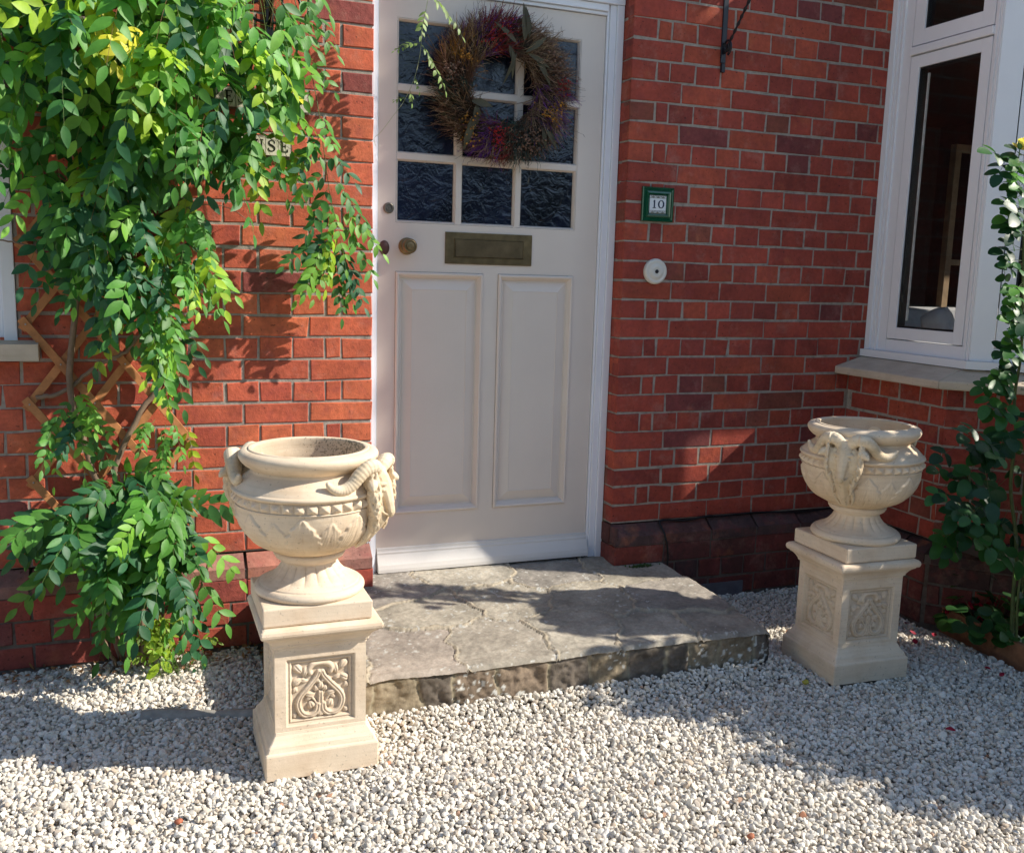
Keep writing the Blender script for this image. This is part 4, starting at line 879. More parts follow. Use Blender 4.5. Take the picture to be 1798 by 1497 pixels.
def compound(H, r, p, d_, nrm, L_, pairs, ll, col, gy=.5, stem=None):
    """pinnate wisteria leaf"""
    p = np.array(p, float); d_ = np.array(d_, float); d_ /= np.linalg.norm(d_); nrm = np.array(nrm, float)
    n = pairs+2; s_ = np.linspace(0, 1, n)[:, None]; P_ = p+d_*L_*s_+np.array((0, 0, -1))*gy*L_*s_**2
    P_[:, 1] = np.minimum(P_[:, 1], -.018)
    T_ = np.gradient(P_, axis=0); T_ /= np.linalg.norm(T_, axis=1)[:, None]
    H.add(P_, .0011, (.16, .22, .06) if r.random() < .8 else (.25, .12, .05))
    for i in range(1, n):
        t = T_[i]; sd = np.cross(t, nrm); sd /= np.linalg.norm(sd)+1e-9; nn = np.cross(sd, t)
        f = math.sin(PI*(.28+.55*i/n)); c = np.array(col)*r.uniform(.78, 1.25)
        if i == n-1 and not blocked(P_[i]+t*ll*.5) and not blocked(P_[i]+t*ll): leaflet(H, P_[i], t+r.normal(0, .1, 3), nn, ll*f*1.05, ll*f*.42, c, r.uniform(.05, .3))
        elif i < n-1:
            for sg in (-1, 1):
                dd = t*r.uniform(.55, .8)+sg*sd*r.uniform(.75, .95)+np.array((0, 0, -r.uniform(.1, .45)))+r.normal(0, .05, 3)
                if any(blocked(P_[i]+dd*ll*q_) for q_ in (0, .5, 1)): continue
                leaflet(H, P_[i]+r.normal(0, .002, 3), dd, nn+r.normal(0, .13, 3)+sd*sg*r.uniform(.0, .35), ll*f*r.uniform(.72, 1.15), ll*f*r.uniform(.38, .50), c*r.uniform(.9, 1.12), r.uniform(.05, .35))
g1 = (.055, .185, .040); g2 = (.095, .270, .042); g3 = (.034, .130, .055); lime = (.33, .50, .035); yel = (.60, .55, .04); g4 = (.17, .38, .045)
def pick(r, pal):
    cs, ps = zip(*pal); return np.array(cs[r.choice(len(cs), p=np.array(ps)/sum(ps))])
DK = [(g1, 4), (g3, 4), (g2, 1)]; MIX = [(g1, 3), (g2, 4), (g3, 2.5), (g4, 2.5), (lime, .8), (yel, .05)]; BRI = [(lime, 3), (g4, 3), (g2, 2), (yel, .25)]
MIXB = [(g1, 4), (g2, 4), (g3, 2), (g4, 1.2), (lime, .15)]
def inpoly(poly, x, z):
    c = False; n = len(poly)
    for i in range(n):
        (x1, z1), (x2, z2) = poly[i], poly[i-1]
        if (z1 > z) != (z2 > z) and x < (x2-x1)*(z-z1)/(z2-z1)+x1: c = not c
    return c
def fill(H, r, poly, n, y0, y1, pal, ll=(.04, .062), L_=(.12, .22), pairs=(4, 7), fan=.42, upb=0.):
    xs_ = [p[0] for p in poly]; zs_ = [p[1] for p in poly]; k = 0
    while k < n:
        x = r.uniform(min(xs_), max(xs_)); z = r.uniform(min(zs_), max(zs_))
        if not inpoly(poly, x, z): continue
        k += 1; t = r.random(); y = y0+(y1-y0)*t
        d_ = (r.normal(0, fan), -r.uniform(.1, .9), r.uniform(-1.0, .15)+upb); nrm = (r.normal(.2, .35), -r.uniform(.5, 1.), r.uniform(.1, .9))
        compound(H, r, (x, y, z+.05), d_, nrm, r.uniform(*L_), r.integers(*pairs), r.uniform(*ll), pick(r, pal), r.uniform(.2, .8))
wis = empty('wisteria', (-.84, -.06, -.33), 'green wisteria climbing the brick wall left of the door on a trellis', 'climbing plant')
WO = np.array((-.84, -.06, -.33))
def wbuild(H, name, mat):
    H.V = [v-WO for v in H.V]; return H.build(name, mat, wis)
r = np.random.default_rng(3); H = Hair()
mainP = [(-1.5, 1.42), (-1.5, 2.6), (-.48, 2.6), (-.47, 1.98), (-.46, 1.72), (-.43, 1.60), (-.42, 1.50), (-.48, 1.40), (-.62, 1.33), (-1.08, 1.40)]
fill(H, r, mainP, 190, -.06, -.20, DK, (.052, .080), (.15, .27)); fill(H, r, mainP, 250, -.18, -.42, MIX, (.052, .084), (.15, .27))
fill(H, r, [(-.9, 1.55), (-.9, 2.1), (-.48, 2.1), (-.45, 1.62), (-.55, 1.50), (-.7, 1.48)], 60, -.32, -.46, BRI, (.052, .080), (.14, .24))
fill(H, r, [(-.43, 1.46), (-.40, 1.66), (-.27, 1.66), (-.25, 1.56), (-.34, 1.44)], 12, -.10, -.22, BRI, (.05, .07), (.12, .20))
fill(H, r, [(-.50, 1.44), (-.50, 2.0), (-.36, 2.0), (-.30, 1.7), (-.30, 1.46), (-.38, 1.40)], 52, -.06, -.26, MIX, (.05, .075), (.14, .22))
fill(H, r, [(-.62, 1.30), (-.66, 1.42), (-.38, 1.42), (-.36, 1.36), (-.5, 1.27)], 26, -.10, -.26, MIX, (.045, .065), (.12, .2))
wbuild(H, 'crown', LEAF)
H = Hair()
colP = [(-1.05, 1.20), (-1.05, 1.45), (-.64, 1.45), (-.67, 1.15), (-.71, 1.06), (-.66, 1.0), (-.67, .92), (-.70, .82), (-.68, .74), (-.76, .76), (-.86, .88), (-.97, .98), (-1.04, 1.08)]
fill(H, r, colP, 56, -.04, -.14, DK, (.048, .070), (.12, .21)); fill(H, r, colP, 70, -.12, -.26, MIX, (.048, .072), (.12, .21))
fill(H, r, [(-.69, .86), (-.65, 1.16), (-.59, 1.16), (-.58, .90)], 15, -.16, -.24, BRI, (.046, .064), (.11, .17))
fill(H, r, [(-.76, .62), (-.74, .78), (-.66, .76), (-.66, .64)], 6, -.18, -.24, BRI, (.046, .064), (.11, .17))
wbuild(H, 'hanging_shoot', LEAF)
H = Hair()
strand = smooth_path([(-.30, -.12, 1.90), (-.26, -.14, 1.72), (-.22, -.16, 1.52), (-.20, -.16, 1.38), (-.18, -.15, 1.25), (-.155, -.13, 1.12), (-.16, -.11, 1.02)], 40)
H.add(strand, .0022, (.12, .14, .05))
for i in range(0, 40, 1):
    p = strand[i]; side = 1 if i % 2 else -1
    if (6 < i < 26 and i % 3) or (i >= 26 and i % 2 and r.random() < .4): continue
    compound(H, r, p, (side*r.uniform(.15, .9), -r.uniform(.1, .5), r.uniform(-.9, 0)), (r.normal(.3, .25), -.8, r.uniform(.2, .7)), r.uniform(.09, .15), r.integers(3, 6), r.uniform(.040, .056), pick(r, [(g3, 4), (g1, 3), (g2, 3)] if i < 28 else MIX), .6)
for p, d_ in (((-.20, -.14, 1.36), (-1, -.2, -.35)), ((-.17, -.12, 1.08), (-1, -.3, -.25)), ((-.17, -.12, 1.05), (-.7, -.2, -.7)), ((-.15, -.10, 1.08), (.35, -.2, -1)), ((-.13, -.12, 1.14), (.6, -.2, -.8)), ((-.14, -.12, 1.18), (.8, -.2, -.5)), ((-.19, -.13, 1.08), (-.5, -.5, -.8)), ((-.16, -.12, 1.28), (.7, -.1, -.7)), ((-.15, -.1, 1.04), (.1, -.2, -1)), ((-.13, -.1, 1.06), (.5, -.2, -1))):
    compound(H, r, p, d_, (.3, -.8, .5), .17, 6, .052, pick(r, MIX), .3)
wbuild(H, 'hanging_shoot', LEAF)
# sprig hanging over the door glass
H = Hair()
spr = smooth_path([(.155, -.16, 2.05), (.15, -.15, 1.9), (.135, -.13, 1.78), (.13, -.12, 1.70), (.115, -.10, 1.62), (.085, -.08, 1.55), (.05, -.07, 1.50), (.015, -.05, 1.45), (-.005, -.04, 1.43), (.0, -.04, 1.405)], 50)
H.add(spr, .0016, (.42, .42, .30))
for (i, d_, L_, ll, pr) in ((6, (1, -.2, -.55), .13, .032, 7), (3, (-1, -.2, -.3), .09, .03, 5), (2, (.8, -.3, .1), .09, .028, 5), (14, (.75, -.2, -.8), .12, .030, 7), (14, (-1, -.1, .15), .095, .018, 9), (21, (.5, -.2, -1), .035, .018, 3), (26, (-.9, -.1, .1), .04, .013, 5), (24, (.3, 0, -1), .03, .02, 2), (8, (-.4, -.5, -.9), .07, .028, 4)):
    compound(H, r, spr[i], d_, (.2, -.6, .9), L_, pr, ll, np.array((.20, .30, .09)), .5)
wbuild(H, 'hanging_shoot', LEAF)
# low growth round the foot
H = Hair()
bushP = [(-1.02, .16), (-.92, .24), (-.78, .28), (-.68, .25), (-.63, .18), (-.62, .08), (-.68, -.02), (-.74, -.05), (-.84, -.05), (-.94, .0), (-1.0, .08)]
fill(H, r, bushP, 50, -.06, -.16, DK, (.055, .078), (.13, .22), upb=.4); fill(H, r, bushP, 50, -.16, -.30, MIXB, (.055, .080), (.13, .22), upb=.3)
fill(H, r, [(-1.03, .50), (-.97, .62), (-.93, .48), (-.93, .36), (-1.02, .36)], 12, -.05, -.14, MIX, (.035, .05), (.1, .15))
fill(H, r, [(-.78, .44), (-.62, .48), (-.60, .40), (-.72, .38)], 8, -.05, -.12, MIX, (.03, .045), (.08, .12))
for p, d_ in (((-1.0, -.1, .20), (-1, -.2, .1)), ((-.98, -.1, .16), (-1, -.3, -.2)), ((-1.0, -.12, .06), (-.9, -.3, -.5)), ((-.66, -.16, -.06), (.3, -.3, -.9)), ((-.68, -.16, -.10), (.2, -.3, -.8)), ((-.74, -.16, -.12), (0, -.3, -.6)), ((-.86, -.14, -.06), (-.3, -.3, -.7)), ((-.62, -.14, .12), (.5, -.2, -.4)), ((-.64, -.14, -.0), (.5, -.3, -.6))):
    compound(H, r, p, d_, (.2, -.8, .6), .18, 4, .068, pick(r, MIX), .3)
for k in range(16): compound(H, r, (-.74+r.normal(0, .05), -.18, -.27+r.uniform(-.02, .10)), (r.normal(0, .6), -.4, .7), (.2, -.7, .7), .07, 4, .03, np.array((.26, .40, .05))*r.uniform(.7, 1.1), .5)
wbuild(H, 'low_shoots', LEAF)
q = MB()
def stem(pts, r0, r1, n=26): P_ = smooth_path(pts, n)+np.random.default_rng(n).normal(0, .0015, (n, 3)); q.tube(P_-WO, np.linspace(r0, r1, n)*1.25, 8)
for pts, a, b in (([(-.85, -.06, -.345), (-.88, -.07, -.22), (-.90, -.08, -.05), (-.88, -.07, .15), (-.93, -.05, .35), (-.98, -.05, .6), (-.95, -.06, .9), (-.9, -.08, 1.3), (-.85, -.1, 1.8)], .010, .007),
                  ([(-.83, -.09, -.345), (-.84, -.10, -.15), (-.80, -.09, .05), (-.86, -.06, .30), (-.78, -.05, .50), (-.70, -.05, .66), (-.80, -.06, .95), (-.75, -.1, 1.4)], .009, .006),
                  ([(-.79, -.11, -.345), (-.79, -.12, -.2), (-.785, -.12, -.02), (-.76, -.12, .16)], .008, .005), ([(-.76, -.07, -.345), (-.70, -.09, -.25), (-.62, -.12, -.12), (-.58, -.13, .02)], .005, .003),
                  ([(-.87, -.10, -.345), (-.92, -.10, -.2), (-.95, -.1, 0), (-1.02, -.08, .15)], .005, .003), ([(-.81, -.05, -.345), (-.77, -.06, -.2), (-.72, -.08, 0), (-.66, -.1, .2)], .006, .003), ([(-.84, -.12, -.345), (-.81, -.13, -.25), (-.74, -.14, -.18), (-.66, -.15, -.16)], .004, .002),
                  ([(-1.08, -.03, .56), (-1.0, -.04, .58), (-.90, -.05, .66), (-.80, -.06, .72), (-.72, -.06, .85)], .006, .004),
                  ([(-1.24, -.03, 1.06), (-1.12, -.06, 1.04), (-1.02, -.08, 1.03), (-.9, -.1, 1.06)], .0022, .0018), ([(-.66, -.14, 1.08), (-.60, -.2, 1.16), (-.52, -.22, 1.17), (-.44, -.2, 1.13)], .0018, .0008)): stem(pts, a, b, 30+int(a*1000))
q.build('stem', BARK, wis, True)

# rose by the bay
def rose_leaf(H, r, p, d_, nrm, ll, c, n5=5):
    d_ = np.array(d_, float); d_ /= np.linalg.norm(d_); sd = np.cross(d_, nrm); sd /= np.linalg.norm(sd); nn = np.cross(sd, d_); L_ = ll*1.7
    P_ = np.array([np.array(p)+d_*L_*t for t in np.linspace(0, 1, 4)]); H.add(P_, .0011, (.10, .14, .04)); US = (0, .08, .28, .52, .76, .92, 1); WS = (.15, .6, .98, 1, .8, .45, .03)
    leaflet(H, P_[3], d_, nn+r.normal(0, .1, 3), ll, ll*.70, c, .2, .14, US, WS)
    for f in ((.92, .5) if n5 == 5 else (.8,)):
        for sg in (-1, 1): leaflet(H, np.array(p)+d_*L_*f*.9, d_*.35+sg*sd+r.normal(0, .12, 3), nn+r.normal(0, .2, 3), ll*.85, ll*.60, c*r.uniform(.8, 1.2), r.uniform(.05, .35), .14, US, WS)
ro = empty('rose_bush', (2.13, -.95, -.30), 'tall dark leaved climbing rose with a pale yellow bloom at the right edge', 'rose'); RO = np.array((2.13, -.95, -.30))
r = np.random.default_rng(8); H = Hair(); q = MB()
cane1 = smooth_path([(2.135, -.95, -.32), (2.115, -.95, -.1), (2.10, -.95, .10), (2.055, -.94, .30), (2.04, -.95, .48), (2.015, -.95, .62), (2.01, -.96, .78), (1.985, -.96, 1.0), (1.955, -.96, 1.25), (1.93, -.96, 1.42)], 60)
cane2 = smooth_path([(2.16, -.92, -.32), (2.18, -.93, 0), (2.13, -.93, .3), (2.16, -.95, .6), (2.10, -.97, .9)], 40)
cane3 = smooth_path([(2.14, -.97, -.32), (2.09, -.99, -.05), (2.11, -1.0, .2)], 20)
for c_, a, b in ((cane1, .0075, .0035), (cane2, .006, .003), (cane3, .005, .003)): q.tube(c_-RO, np.linspace(a, b, len(c_)), 7, (.10, .13, .045))
q.build('cane', mat_vc('rose_cane', .6), ro, True)
dk = np.array((.016, .062, .020)); md = np.array((.036, .125, .026)); lt = np.array((.10, .26, .04))
for cn, i0, dens, sp_ in ((cane1, 4, 2, .07), (cane2, 4, 2, .10)):
    for i in range(i0, len(cn), 1):
        for _ in range(dens if cn[i][2] < .7 else 1):
            if r.random() < .45: continue
            a = r.uniform(0, 2*PI); o_ = np.array((math.cos(a), math.sin(a)*.8, r.uniform(-.3, .3)))*r.uniform(.01, sp_)
            c = [dk, md, lt][r.choice(3, p=[.5, .38, .12])]*r.uniform(.8, 1.2)
            rose_leaf(H, r, cn[i]+o_, (o_[0]*8+r.normal(0, .3), o_[1]*6-.3, r.uniform(-.7, .1)), (r.normal(-.1, .3), -.7, .8), r.uniform(.042, .066), c, 5 if r.random() < .4 else 3)
for i in range(34, 60):   # leafy upper cane, standing clear of the window
    for sg in (-1, 1):
        for _ in range(2): rose_leaf(H, r, cane1[i]+np.array((sg*.012+.012, 0, r.uniform(-.01, .01))), (sg*1.0+.1, r.uniform(-.5, .1), r.uniform(-.5, .3)), (r.normal(-.1, .3), -.7, .8), r.uniform(.036, .056), [dk, md, md, lt][r.integers(4)]*r.uniform(.8, 1.25), 3)
for k in range(30):      # side spray towards the urn
    t = r.random(); p = np.array((2.03-.30*t, -.95+r.normal(0, .06), .46-.12*t+r.normal(0, .075))); rose_leaf(H, r, p, (-.8+r.normal(0, .4), -.3, r.uniform(-.8, .2)), (r.normal(-.1, .3), -.7, .8), r.uniform(.048, .07), [dk, dk, md][k % 3]*r.uniform(.7, 1.2), 3)
for k in range(26):
    t = r.random(); p = np.array((2.06-.20*t, -.93+r.normal(0, .07), .20-.05*t+r.normal(0, .06))); rose_leaf(H, r, p, (-.8+r.normal(0, .4), -.3, r.uniform(-.8, .2)), (r.normal(-.1, .3), -.7, .8), r.uniform(.045, .066), [dk, md, md][k % 3]*r.uniform(.7, 1.2), 3)
H.V = [v-RO for v in H.V]; H.build('foliage', RLEAF, ro)
def bloom(c, rad, col, parent, name, off, npet=16):
    H = Hair()
    for k in range(npet):
        lv = k/npet; a = k*2.4; out = rad*(.18+.75*lv); b = np.array(c)+np.array((math.cos(a)*out*.35, math.sin(a)*out*.35, 0)); d_ = np.array((math.cos(a)*(.25+lv), math.sin(a)*(.25+lv), 1.15-lv)); leaflet(H, b, d_, np.array((-math.cos(a), -math.sin(a), .5)), rad*1.2, rad*1.3, np.array(col)*r.uniform(.85, 1.1), -.35, .35, (0, .15, .4, .65, .85, 1), (.25, .6, .95, 1, .8, .35))
    H.V = [v-off for v in H.V]; return H.build(name, mat_leaf(name+'_petal', .6, .25, .2), parent)
bloom((1.925, -.97, 1.43), .032, (.85, .72, .22), ro, 'flower', RO)
for p in ((1.885, -.96, 1.37), (1.90, -.965, 1.445)):
    q = MB(); q.tube([(p[0], p[1], p[2]-.10), (p[0], p[1], p[2]-.012)], .0016, 5, (.10, .18, .05)); bm = bmesh.new(); bmesh.ops.create_icosphere(bm, subdivisions=2, radius=.009); bmesh.ops.scale(bm, vec=(1, 1, 1.7), verts=bm.verts); bmesh.ops.translate(bm, verts=bm.verts, vec=p); q.bm(bm, (.12, .24, .06), 0, None, True); q.build('bud', VCM, ro, True, RO)
# low plants in the bed
def low_plant(name, loc, label, cat, cols, n, rad, hgt, ll, seed, round_=True, group=None):
    e_ = empty(name, loc, label, cat, group); r = np.random.default_rng(seed); H = Hair(); US = (0, .08, .28, .52, .76, .92, 1); WS = (.3, .8, 1.05, 1.1, .95, .6, .1) if round_ else (.1, .6, .98, 1, .7, .35, .03)
    for k in range(n):
        a = r.uniform(0, 2*PI); q = rad*math.sqrt(r.random()); z = hgt*(1-(q/rad)**2*.7)*r.uniform(.35, 1.); p = np.array((q*math.cos(a), q*math.sin(a), z))
        H.add(np.array([(q*.3*math.cos(a), q*.3*math.sin(a), 0), p*np.array((.7, .7, .7)), p]), .0013, (.06, .08, .03))
        leaflet(H, p, np.array((math.cos(a), math.sin(a), r.uniform(-.6, .2))), np.array((math.cos(a)*.5, math.sin(a)*.5-.2, .9))+r.normal(0, .2, 3), ll*r.uniform(.7, 1.2), ll*(1.0 if round_ else .5), pick(r, cols)*r.uniform(.7, 1.2), .2, .1, US, WS)
    H.build('foliage', RLEAF, e_); return e_
low_plant('geranium', (2.17, -.80, -.31), 'low round leaved green plant at the foot of the rose', 'plant', [((.03, .09, .025), 2), ((.05, .15, .03), 2)], 70, .16, .20, .05, 31)
fu = low_plant('fuchsia', (2.24, -.66, -.30), 'dark leaved fuchsia with crimson flowers under the bay wall', 'fuchsia', [((.02, .06, .02), 3), ((.035, .09, .025), 1)], 90, .13, .24, .045, 33, False)
r = np.random.default_rng(5); H = Hair()
for k in range(16):
    c = np.array((r.uniform(-.13, .02), r.uniform(-.12, .0), r.uniform(.04, .11)))
    for j in range(6): a = r.uniform(0, 2*PI); leaflet(H, c, np.array((math.cos(a)*.6, math.sin(a)*.6, -1+r.random())), np.array((math.cos(a), math.sin(a), .3)), .022, .011, np.array((.50, .012, .05))*r.uniform(.6, 1.2), -.2)
H.build('flowers', mat_leaf('fuchsia_petal', .5, .3, .3), fu)
q = MB(); P_ = [(2.128, -.535), (2.10, -1.02), (2.05, -1.9), (2.075, -1.9), (2.125, -1.02), (2.153, -.535)]; q.prism(P_, -.36, [-.245, -.255, -.26, -.26, -.255, -.245]); be_ = q.build('bed_edging', mat_plain('terracotta_timber', (.27, .12, .06), .85, 60, .6, .35)); bev(be_, .004); tag(be_, 'brown timber edging board of the flower bed below the bay', 'edging')
q = MB(); q.prism([(2.153, -.535), (2.125, -1.02), (2.075, -1.9), (4.5, -1.9), (4.5, -.94), (2.46, -.94), (2.10, -.58)], -.36, -.295); so_ = q.build('soil', mat_mortar('garden_soil', (.045, .032, .022))); tag(so_, None, None, None, 'structure')

# ---------------------------------------------------------------- ground, gravel, litter
q = MB(); q.box((-14, -16, -.45), (14, .3, -.350)); gr = q.build('ground', mat_mortar('gravel_bed', (.34, .31, .26))); tag(gr, None, None, None, 'structure')
a = NT('limestone_chip'); oi = a.n('ShaderNodeObjectInfo').outputs['Random']
rc = a.ramp(oi, [(0, (.82, .77, .67)), (.22, (.68, .63, .55)), (.45, (.90, .85, .76)), (.66, (.56, .53, .47)), (.80, (.80, .71, .58)), (.92, (.40, .37, .33)), (.996, (.62, .50, .38)), (1, (.40, .17, .09))])
rc = a.mix(1, rc, a.ramp(a.noise(90, 4), [(.3, (.86,)*3), (.7, (1.06,)*3)]), 'MULTIPLY'); CH = a.fin(rc, .85, a.bump(a.noise(300, 4, .7), .3, .001), .25)
src = bpy.data.collections.new('chip_shapes'); r = np.random.default_rng(2)
for k in range(14):
    bm = bmesh.new(); bmesh.ops.create_icosphere(bm, subdivisions=2, radius=.5)
    pl = r.normal(0, 1, (9, 3)); pl /= np.linalg.norm(pl, axis=1)[:, None]; dd = r.uniform(.26, .42, 9); sc = np.array((r.uniform(.85, 1.25), r.uniform(.7, 1.0), r.uniform(.55, .85)))
    for v in bm.verts:
        p = np.array(v.co)
        for n_, d0 in zip(pl, dd):
            e_ = p@n_-d0
            if e_ > 0: p = p-n_*e_*.93
        v.co = Vector(p*sc*1.15)
    me = bpy.data.meshes.new('chip'); bm.to_mesh(me); bm.free(); me.materials.append(CH)
    o = bpy.data.objects.new('chip', me); src.objects.link(o)
r = np.random.default_rng(12)
pts = []; 
def inground(x, y):
    ok = (y < -.056) & ~((x > X0+.0) & (x < X1+.012) & (y > Y0-.006)) & ~((x > 2.06-.05*(y < -1.4)) & (y < -.53)) & ~((x > 2.055) & (y > -.62))
    for (cx_, cy_) in ((-.353, -.850), (1.491, -.820)): ok &= ~((np.abs(x-cx_) < .142) & (np.abs(y-cy_) < .142))
    return ok
for (x0, x1, y0, y1, sp_, zz, s0, s1) in ((-2.2, 2.5, -2.5, -.05, .0118, -.3430, .011, .0175), (-2.2, 2.5, -2.5, -.05, .0135, -.3345, .010, .0185), (-2.2, 2.5, -2.5, -.05, .034, -.3285, .011, .020), (-6, 6, -6, -2.5, .030, -.338, .02, .034)):
    xx, yy = np.meshgrid(np.arange(x0, x1, sp_), np.arange(y0, y1, sp_)); x = (xx+r.uniform(-.45, .45, xx.shape)*sp_).ravel(); y = (yy+r.uniform(-.45, .45, xx.shape)*sp_).ravel()
    ok = inground(x, y); x, y = x[ok], y[ok]; und = .006*(fbm(np.stack([x, y], -1)+50, 5, 17)-.5)*2; dst = np.maximum(np.maximum(Y0-y, 0), np.maximum(x-X1, 0)*.9); und = und+.040*np.exp(-(dst/.085)**2)*(x > X0)*(y < -.35)*np.clip((1.5-x)/.2, 0, 1)
    z = zz+und+r.uniform(-.002, .002, len(x)); s_ = r.uniform(s0*.85, s1, len(x))*np.where(r.random(len(x)) < .07, 1.45, 1.); pts.append(np.stack([x, y, z, s_], -1))
pts = np.concatenate(pts)
me = bpy.data.meshes.new('gravel'); me.vertices.add(len(pts)); me.vertices.foreach_set('co', pts[:, :3].astype(np.float32).ravel())
at = me.attributes.new('sc', 'FLOAT', 'POINT'); at.data.foreach_set('value', pts[:, 3].astype(np.float32))
at = me.attributes.new('rot', 'FLOAT_VECTOR', 'POINT'); rr_ = np.stack([r.normal(0, .6, len(pts)), r.normal(0, .6, len(pts)), r.uniform(0, 6.28, len(pts))], -1); at.data.foreach_set('vector', rr_.astype(np.float32).ravel())
gv = bpy.data.objects.new('gravel', me); COL.objects.link(gv); tag(gv, 'loose pale limestone gravel covering the ground', 'gravel', None, 'stuff'); me.materials.append(CH)
ng = bpy.data.node_groups.new('scatter', 'GeometryNodeTree'); ng.interface.new_socket('Geometry', in_out='INPUT', socket_type='NodeSocketGeometry'); ng.interface.new_socket('Geometry', in_out='OUTPUT', socket_type='NodeSocketGeometry')
gi_ = ng.nodes.new('NodeGroupInput'); go = ng.nodes.new('NodeGroupOutput'); ip = ng.nodes.new('GeometryNodeInstanceOnPoints'); ci = ng.nodes.new('GeometryNodeCollectionInfo'); ci.inputs['Collection'].default_value = src; ci.inputs['Separate Children'].default_value = True; ci.inputs['Reset Children'].default_value = True
ip.inputs['Pick Instance'].default_value = True
n1 = ng.nodes.new('GeometryNodeInputNamedAttribute'); n1.data_type = 'FLOAT'; n1.inputs[0].default_value = 'sc'
n2 = ng.nodes.new('GeometryNodeInputNamedAttribute'); n2.data_type = 'FLOAT_VECTOR'; n2.inputs[0].default_value = 'rot'
er = ng.nodes.new('FunctionNodeEulerToRotation')
L_ = ng.links.new; L_(gi_.outputs[0], ip.inputs['Points']); L_(ci.outputs[0], ip.inputs['Instance']); L_(n1.outputs[0], ip.inputs['Scale']); L_(n2.outputs[0], er.inputs[0]); L_(er.outputs[0], ip.inputs['Rotation']); L_(ip.outputs[0], go.inputs[0])
gm = gv.modifiers.new('scatter', 'NODES'); gm.node_group = ng
# litter: fallen petals, dry leaves
r = np.random.default_rng(77)
def scrap(x, y, col, s_, name, label, group, z=-.318):
    H = Hair(); a = r.uniform(0, 2*PI); leaflet(H, np.array((0, 0, 0.)), np.array((math.cos(a), math.sin(a), r.uniform(0, .3))), np.array((r.normal(0, .3), r.normal(0, .3)-.3, 1)), s_, s_*.62, np.array(col), r.uniform(-.3, .3), .3); o = H.build(name, VCM, None); o.location = (x, y, z); tag(o, label, name.replace('_', ' '), group)
for (x, y, lb) in ((2.0, -.595, 'crimson petal fallen on gravel nearest the bay wall corner'), (1.985, -.735, 'larger crimson petal of the pair lying beside the bed edging'), (1.935, -.700, 'crimson petal lying midway between edging board and right pedestal'), (1.86, -.778, 'crimson petal fallen closest to the right pedestal base'), (1.935, -1.019, 'crimson petal on gravel farther forward along the edging board'), (1.919, -1.098, 'frontmost crimson petal near the right edge of the photo'), (1.458, -1.359, 'lone crimson petal on the gravel well in front of the pedestal')): scrap(x, y, (.30, .008, .03), r.uniform(.024, .034), 'fallen_petal', lb, 'crimson petals fallen on the gravel', -.314)
H = Hair()
for k in range(150):
    x = r.uniform(-1.35, -.40); y = -.07-abs(r.normal(0, .06)); a = r.uniform(0, 2*PI); leaflet(H, np.array((x, y, -.320+r.uniform(-.004, .006))), np.array((math.cos(a), math.sin(a), r.uniform(-.1, .4))), np.array((r.normal(0, .4), r.normal(0, .4), 1)), r.uniform(.012, .032), r.uniform(.006, .014), np.array([(.30, .13, .05), (.42, .22, .09), (.20, .10, .05)][k % 3])*r.uniform(.6, 1.2), r.uniform(-.4, .4), .3)
tag(H.build('leaf_litter', VCM, None), 'scattered dry brown leaves along the foot of the wall', 'leaf litter', None, 'stuff')
def pebble(x, y, s_, col, name, label, z=-.320):
    bm = bmesh.new(); bmesh.ops.create_icosphere(bm, subdivisions=2, radius=s_)
    for v in bm.verts: v.co = Vector((v.co.x*(1+.2*math.sin(v.co.y*300)), v.co.y*.8, v.co.z*.7+s_*.1*math.sin(v.co.x*400)))
    q = MB(); q.bm(bm, col); o = q.build(name, VCM, None, True); o.location = (x, y, z); tag(o, label, name.replace('_', ' '))
pebble(1.25, -.93, .012, (.42, .36, .06), 'fallen_fruit', 'small yellow green fallen fruit on the gravel beside the right pedestal', -.316)
pebble(.555, -1.62, .010, (.42, .15, .08), 'brick_chip', 'small orange brick chip among the front gravel')
pebble(-.72, -1.13, .010, (.40, .13, .07), 'tile_chip', 'reddish tile chip in the gravel in front of the left pedestal shadow')
q = MB(); st_ = smooth_path([(-.80, -.50, 0), (-.70, -.525, 0), (-.60, -.55, 0), (-.50, -.585, 0), (-.40, -.62, 0), (-.25, -.70, 0), (-.10, -.752, 0)], 40)
q.tube([(p[0], p[1], -.338) for p in st_], .022+.004*np.sin(np.linspace(0, 14, 40)), 7); ed_ = q.build('stone_edging', mat_plain('grey_edging', (.33, .31, .28), .9, 90, .7, .3), None, True); tag(ed_, 'half buried grey stone edging running behind the left pedestal', 'edging')
# weeds
we = empty('weed', (-.70, -.16, -.33), 'small bright green weed in the gravel beside the wisteria stems', 'weed'); H = Hair(); r = np.random.default_rng(19)
for k in range(90):
    a = r.uniform(0, 2*PI); L0 = r.uniform(.02, .07); b = np.array((r.normal(0, .035), r.normal(-.02, .04), .005)); d_ = np.array((math.cos(a)*.6, math.sin(a)*.6, 1.)); P_ = b+d_*L0*np.linspace(0, 1, 4)[:, None]; H.add(P_, .0008, (.12, .24, .05)); leaflet(H, P_[3], d_+r.normal(0, .5, 3), np.array((0, -.5, 1.)), .016, .006, np.array((.16, .32, .05)), .3)
H.build('foliage', LEAF, we)
we = empty('weed', (1.09, -.085, -.162), 'low mossy weed at the corner where the plinth meets the step', 'weed'); H = Hair()
for k in range(120): a = r.uniform(0, 2*PI); b = np.array((r.normal(0, .028), r.normal(0, .008), 0)); leaflet(H, b, np.array((math.cos(a), math.sin(a), .9)), np.array((0, -.5, 1.)), .012, .006, np.array((.04, .09, .02))*r.uniform(.6, 1.4), .3)
H.build('foliage', LEAF, we)

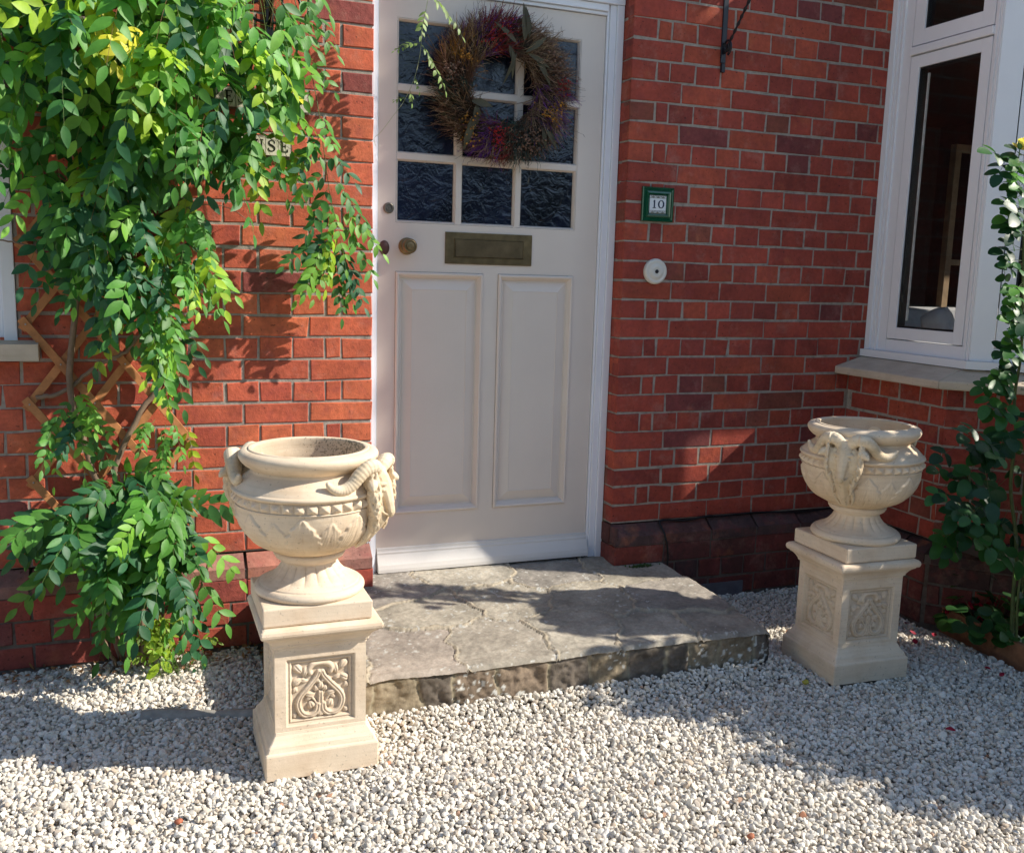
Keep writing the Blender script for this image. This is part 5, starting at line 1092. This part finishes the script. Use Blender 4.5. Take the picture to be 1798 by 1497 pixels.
# ---------------------------------------------------------------- garden out of view: tree and hedge added for door shade and reflections
def crown_mesh(cx_, cy_, cz_, hx, hy, hz, seed, e=5, lumps=.06, n=9000, ls=.09, core=True):
    """crown: closed lumpy core with leaves all over it, or loose leaves through its volume"""
    r = np.random.default_rng(seed); H = Hair()
    if core:
        u, v = np.meshgrid(np.linspace(-PI, PI, 65)[:-1], np.linspace(-PI/2, PI/2, 34)); pw = lambda t, e_: np.sign(t)*np.abs(t)**(2/e_)
        X = np.stack([hx*pw(np.cos(v), e)*pw(np.cos(u), e), hy*pw(np.cos(v), e)*pw(np.sin(u), e), hz*pw(np.sin(v), e)], -1).reshape(-1, 3)
        dirn = X/(np.linalg.norm(X, axis=1)[:, None]+1e-9); X = X-dirn*(lumps*.8+lumps*r.random((len(X), 1)))
        H.V.append(X); H.F.append(grid_faces(64, 34, True)); H.C.append(np.ones((len(X), 3))*np.array((.018, .045, .012))); H.n += len(X)
        P_ = r.uniform(-1, 1, (n, 3)); ax_ = r.integers(0, 3, n); P_[np.arange(n), ax_] = np.sign(P_[np.arange(n), ax_])*r.uniform(.93, 1.0, n); P_ *= np.array((hx, hy, hz))
    else:
        cl = r.normal(0, 1, (n//14, 3)); cl /= np.linalg.norm(cl, axis=1)[:, None]; cl *= r.random((len(cl), 1))**.4; P_ = (np.repeat(cl, 14, axis=0)+r.normal(0, .09, (len(cl)*14, 3)))*np.array((hx, hy, hz)); n = len(P_)
    d_ = r.normal(0, 1, (n, 3)); d_ /= np.linalg.norm(d_, axis=1)[:, None]; s_ = np.cross(d_, r.normal(0, 1, (n, 3))); s_ /= np.linalg.norm(s_, axis=1)[:, None]; l_ = ls*r.uniform(.6, 1.2, (n, 1))
    V = np.stack([P_-d_*l_*.5, P_+s_*l_*.27-d_*l_*.15, P_+s_*l_*.27+d_*l_*.15, P_+d_*l_*.5, P_-s_*l_*.27+d_*l_*.15, P_-s_*l_*.27-d_*l_*.15], 1).reshape(-1, 3); i = np.arange(n)[:, None]*6+H.n
    H.V.append(V); H.F.append(np.concatenate([i+np.array([[0, 1, 2, 3]]), i+np.array([[0, 3, 4, 5]])])); H.C.append(np.repeat(np.array((.05, .13, .03))*r.uniform(.6, 1.5, (n, 1)), 6, axis=0)); H.n += 6*n
    H.V = [x+np.array((cx_, cy_, cz_)) for x in H.V]; return H
def trunk(mb, x, y, z0, z1, r0): mb.tube([(x, y, z0), (x+.03, y, z0+(z1-z0)*.5), (x, y, z1)], [r0*1.3, r0, r0*.8], 10)
cy_, hy = -2.6, .07; tt = -cy_+hy; umin, wmin = .205, .09; hx, hz = .42, 2.2  # added thin crown, placed sunward so its shadow covers the door
cxx = umin+hx+2.15*tt; czz = wmin+hz+1.78*tt
tr_ = empty('door_shade_tree', (cxx, cy_, -.35), 'tall thin leaf panel on a trunk, added unseen to shade the door', 'tree'); H = crown_mesh(0, 0, czz+.35, hx, hy, hz, 1, 8, .012, 7000, .06); H.build('crown', LEAF, tr_)
q = MB(); trunk(q, 0, 0, 0, czz+.35-hz+.1, .07); q.build('trunk', BARK, tr_, True)
for (x, y, zc, hx_, hy_, hz_, sd, nn, lab) in ((2.56, -1.50, .92, .40, .40, .80, 2, 4600, 'leafy garden shrub next to the rose beyond the right edge'), (3.16, -2.14, .92, .52, .50, .84, 3, 12000, 'rounded leafy shrub farther along the bed, nearer the drive')):
    e_ = empty('garden_shrub', (x, y, -.33), lab, 'shrub'); H = crown_mesh(0, 0, zc, hx_, hy_, hz_, sd, 2.4, .05, nn, .075, False); H.build('crown', RLEAF, e_); q = MB(); trunk(q, 0, 0, 0, zc, .02); q.build('trunk', BARK, e_, True)
hd = empty('reflection_hedge', (0, -9, -.35), 'tall unseen hedge added behind the viewpoint to darken glass reflections', 'hedge'); H = crown_mesh(0, 0, 1.6, 8, .6, 1.6, 6, 8, .08, 9000, .16); H.build('foliage', LEAF, hd)  # added hedge, darkens the glass reflections and lowers horizon light
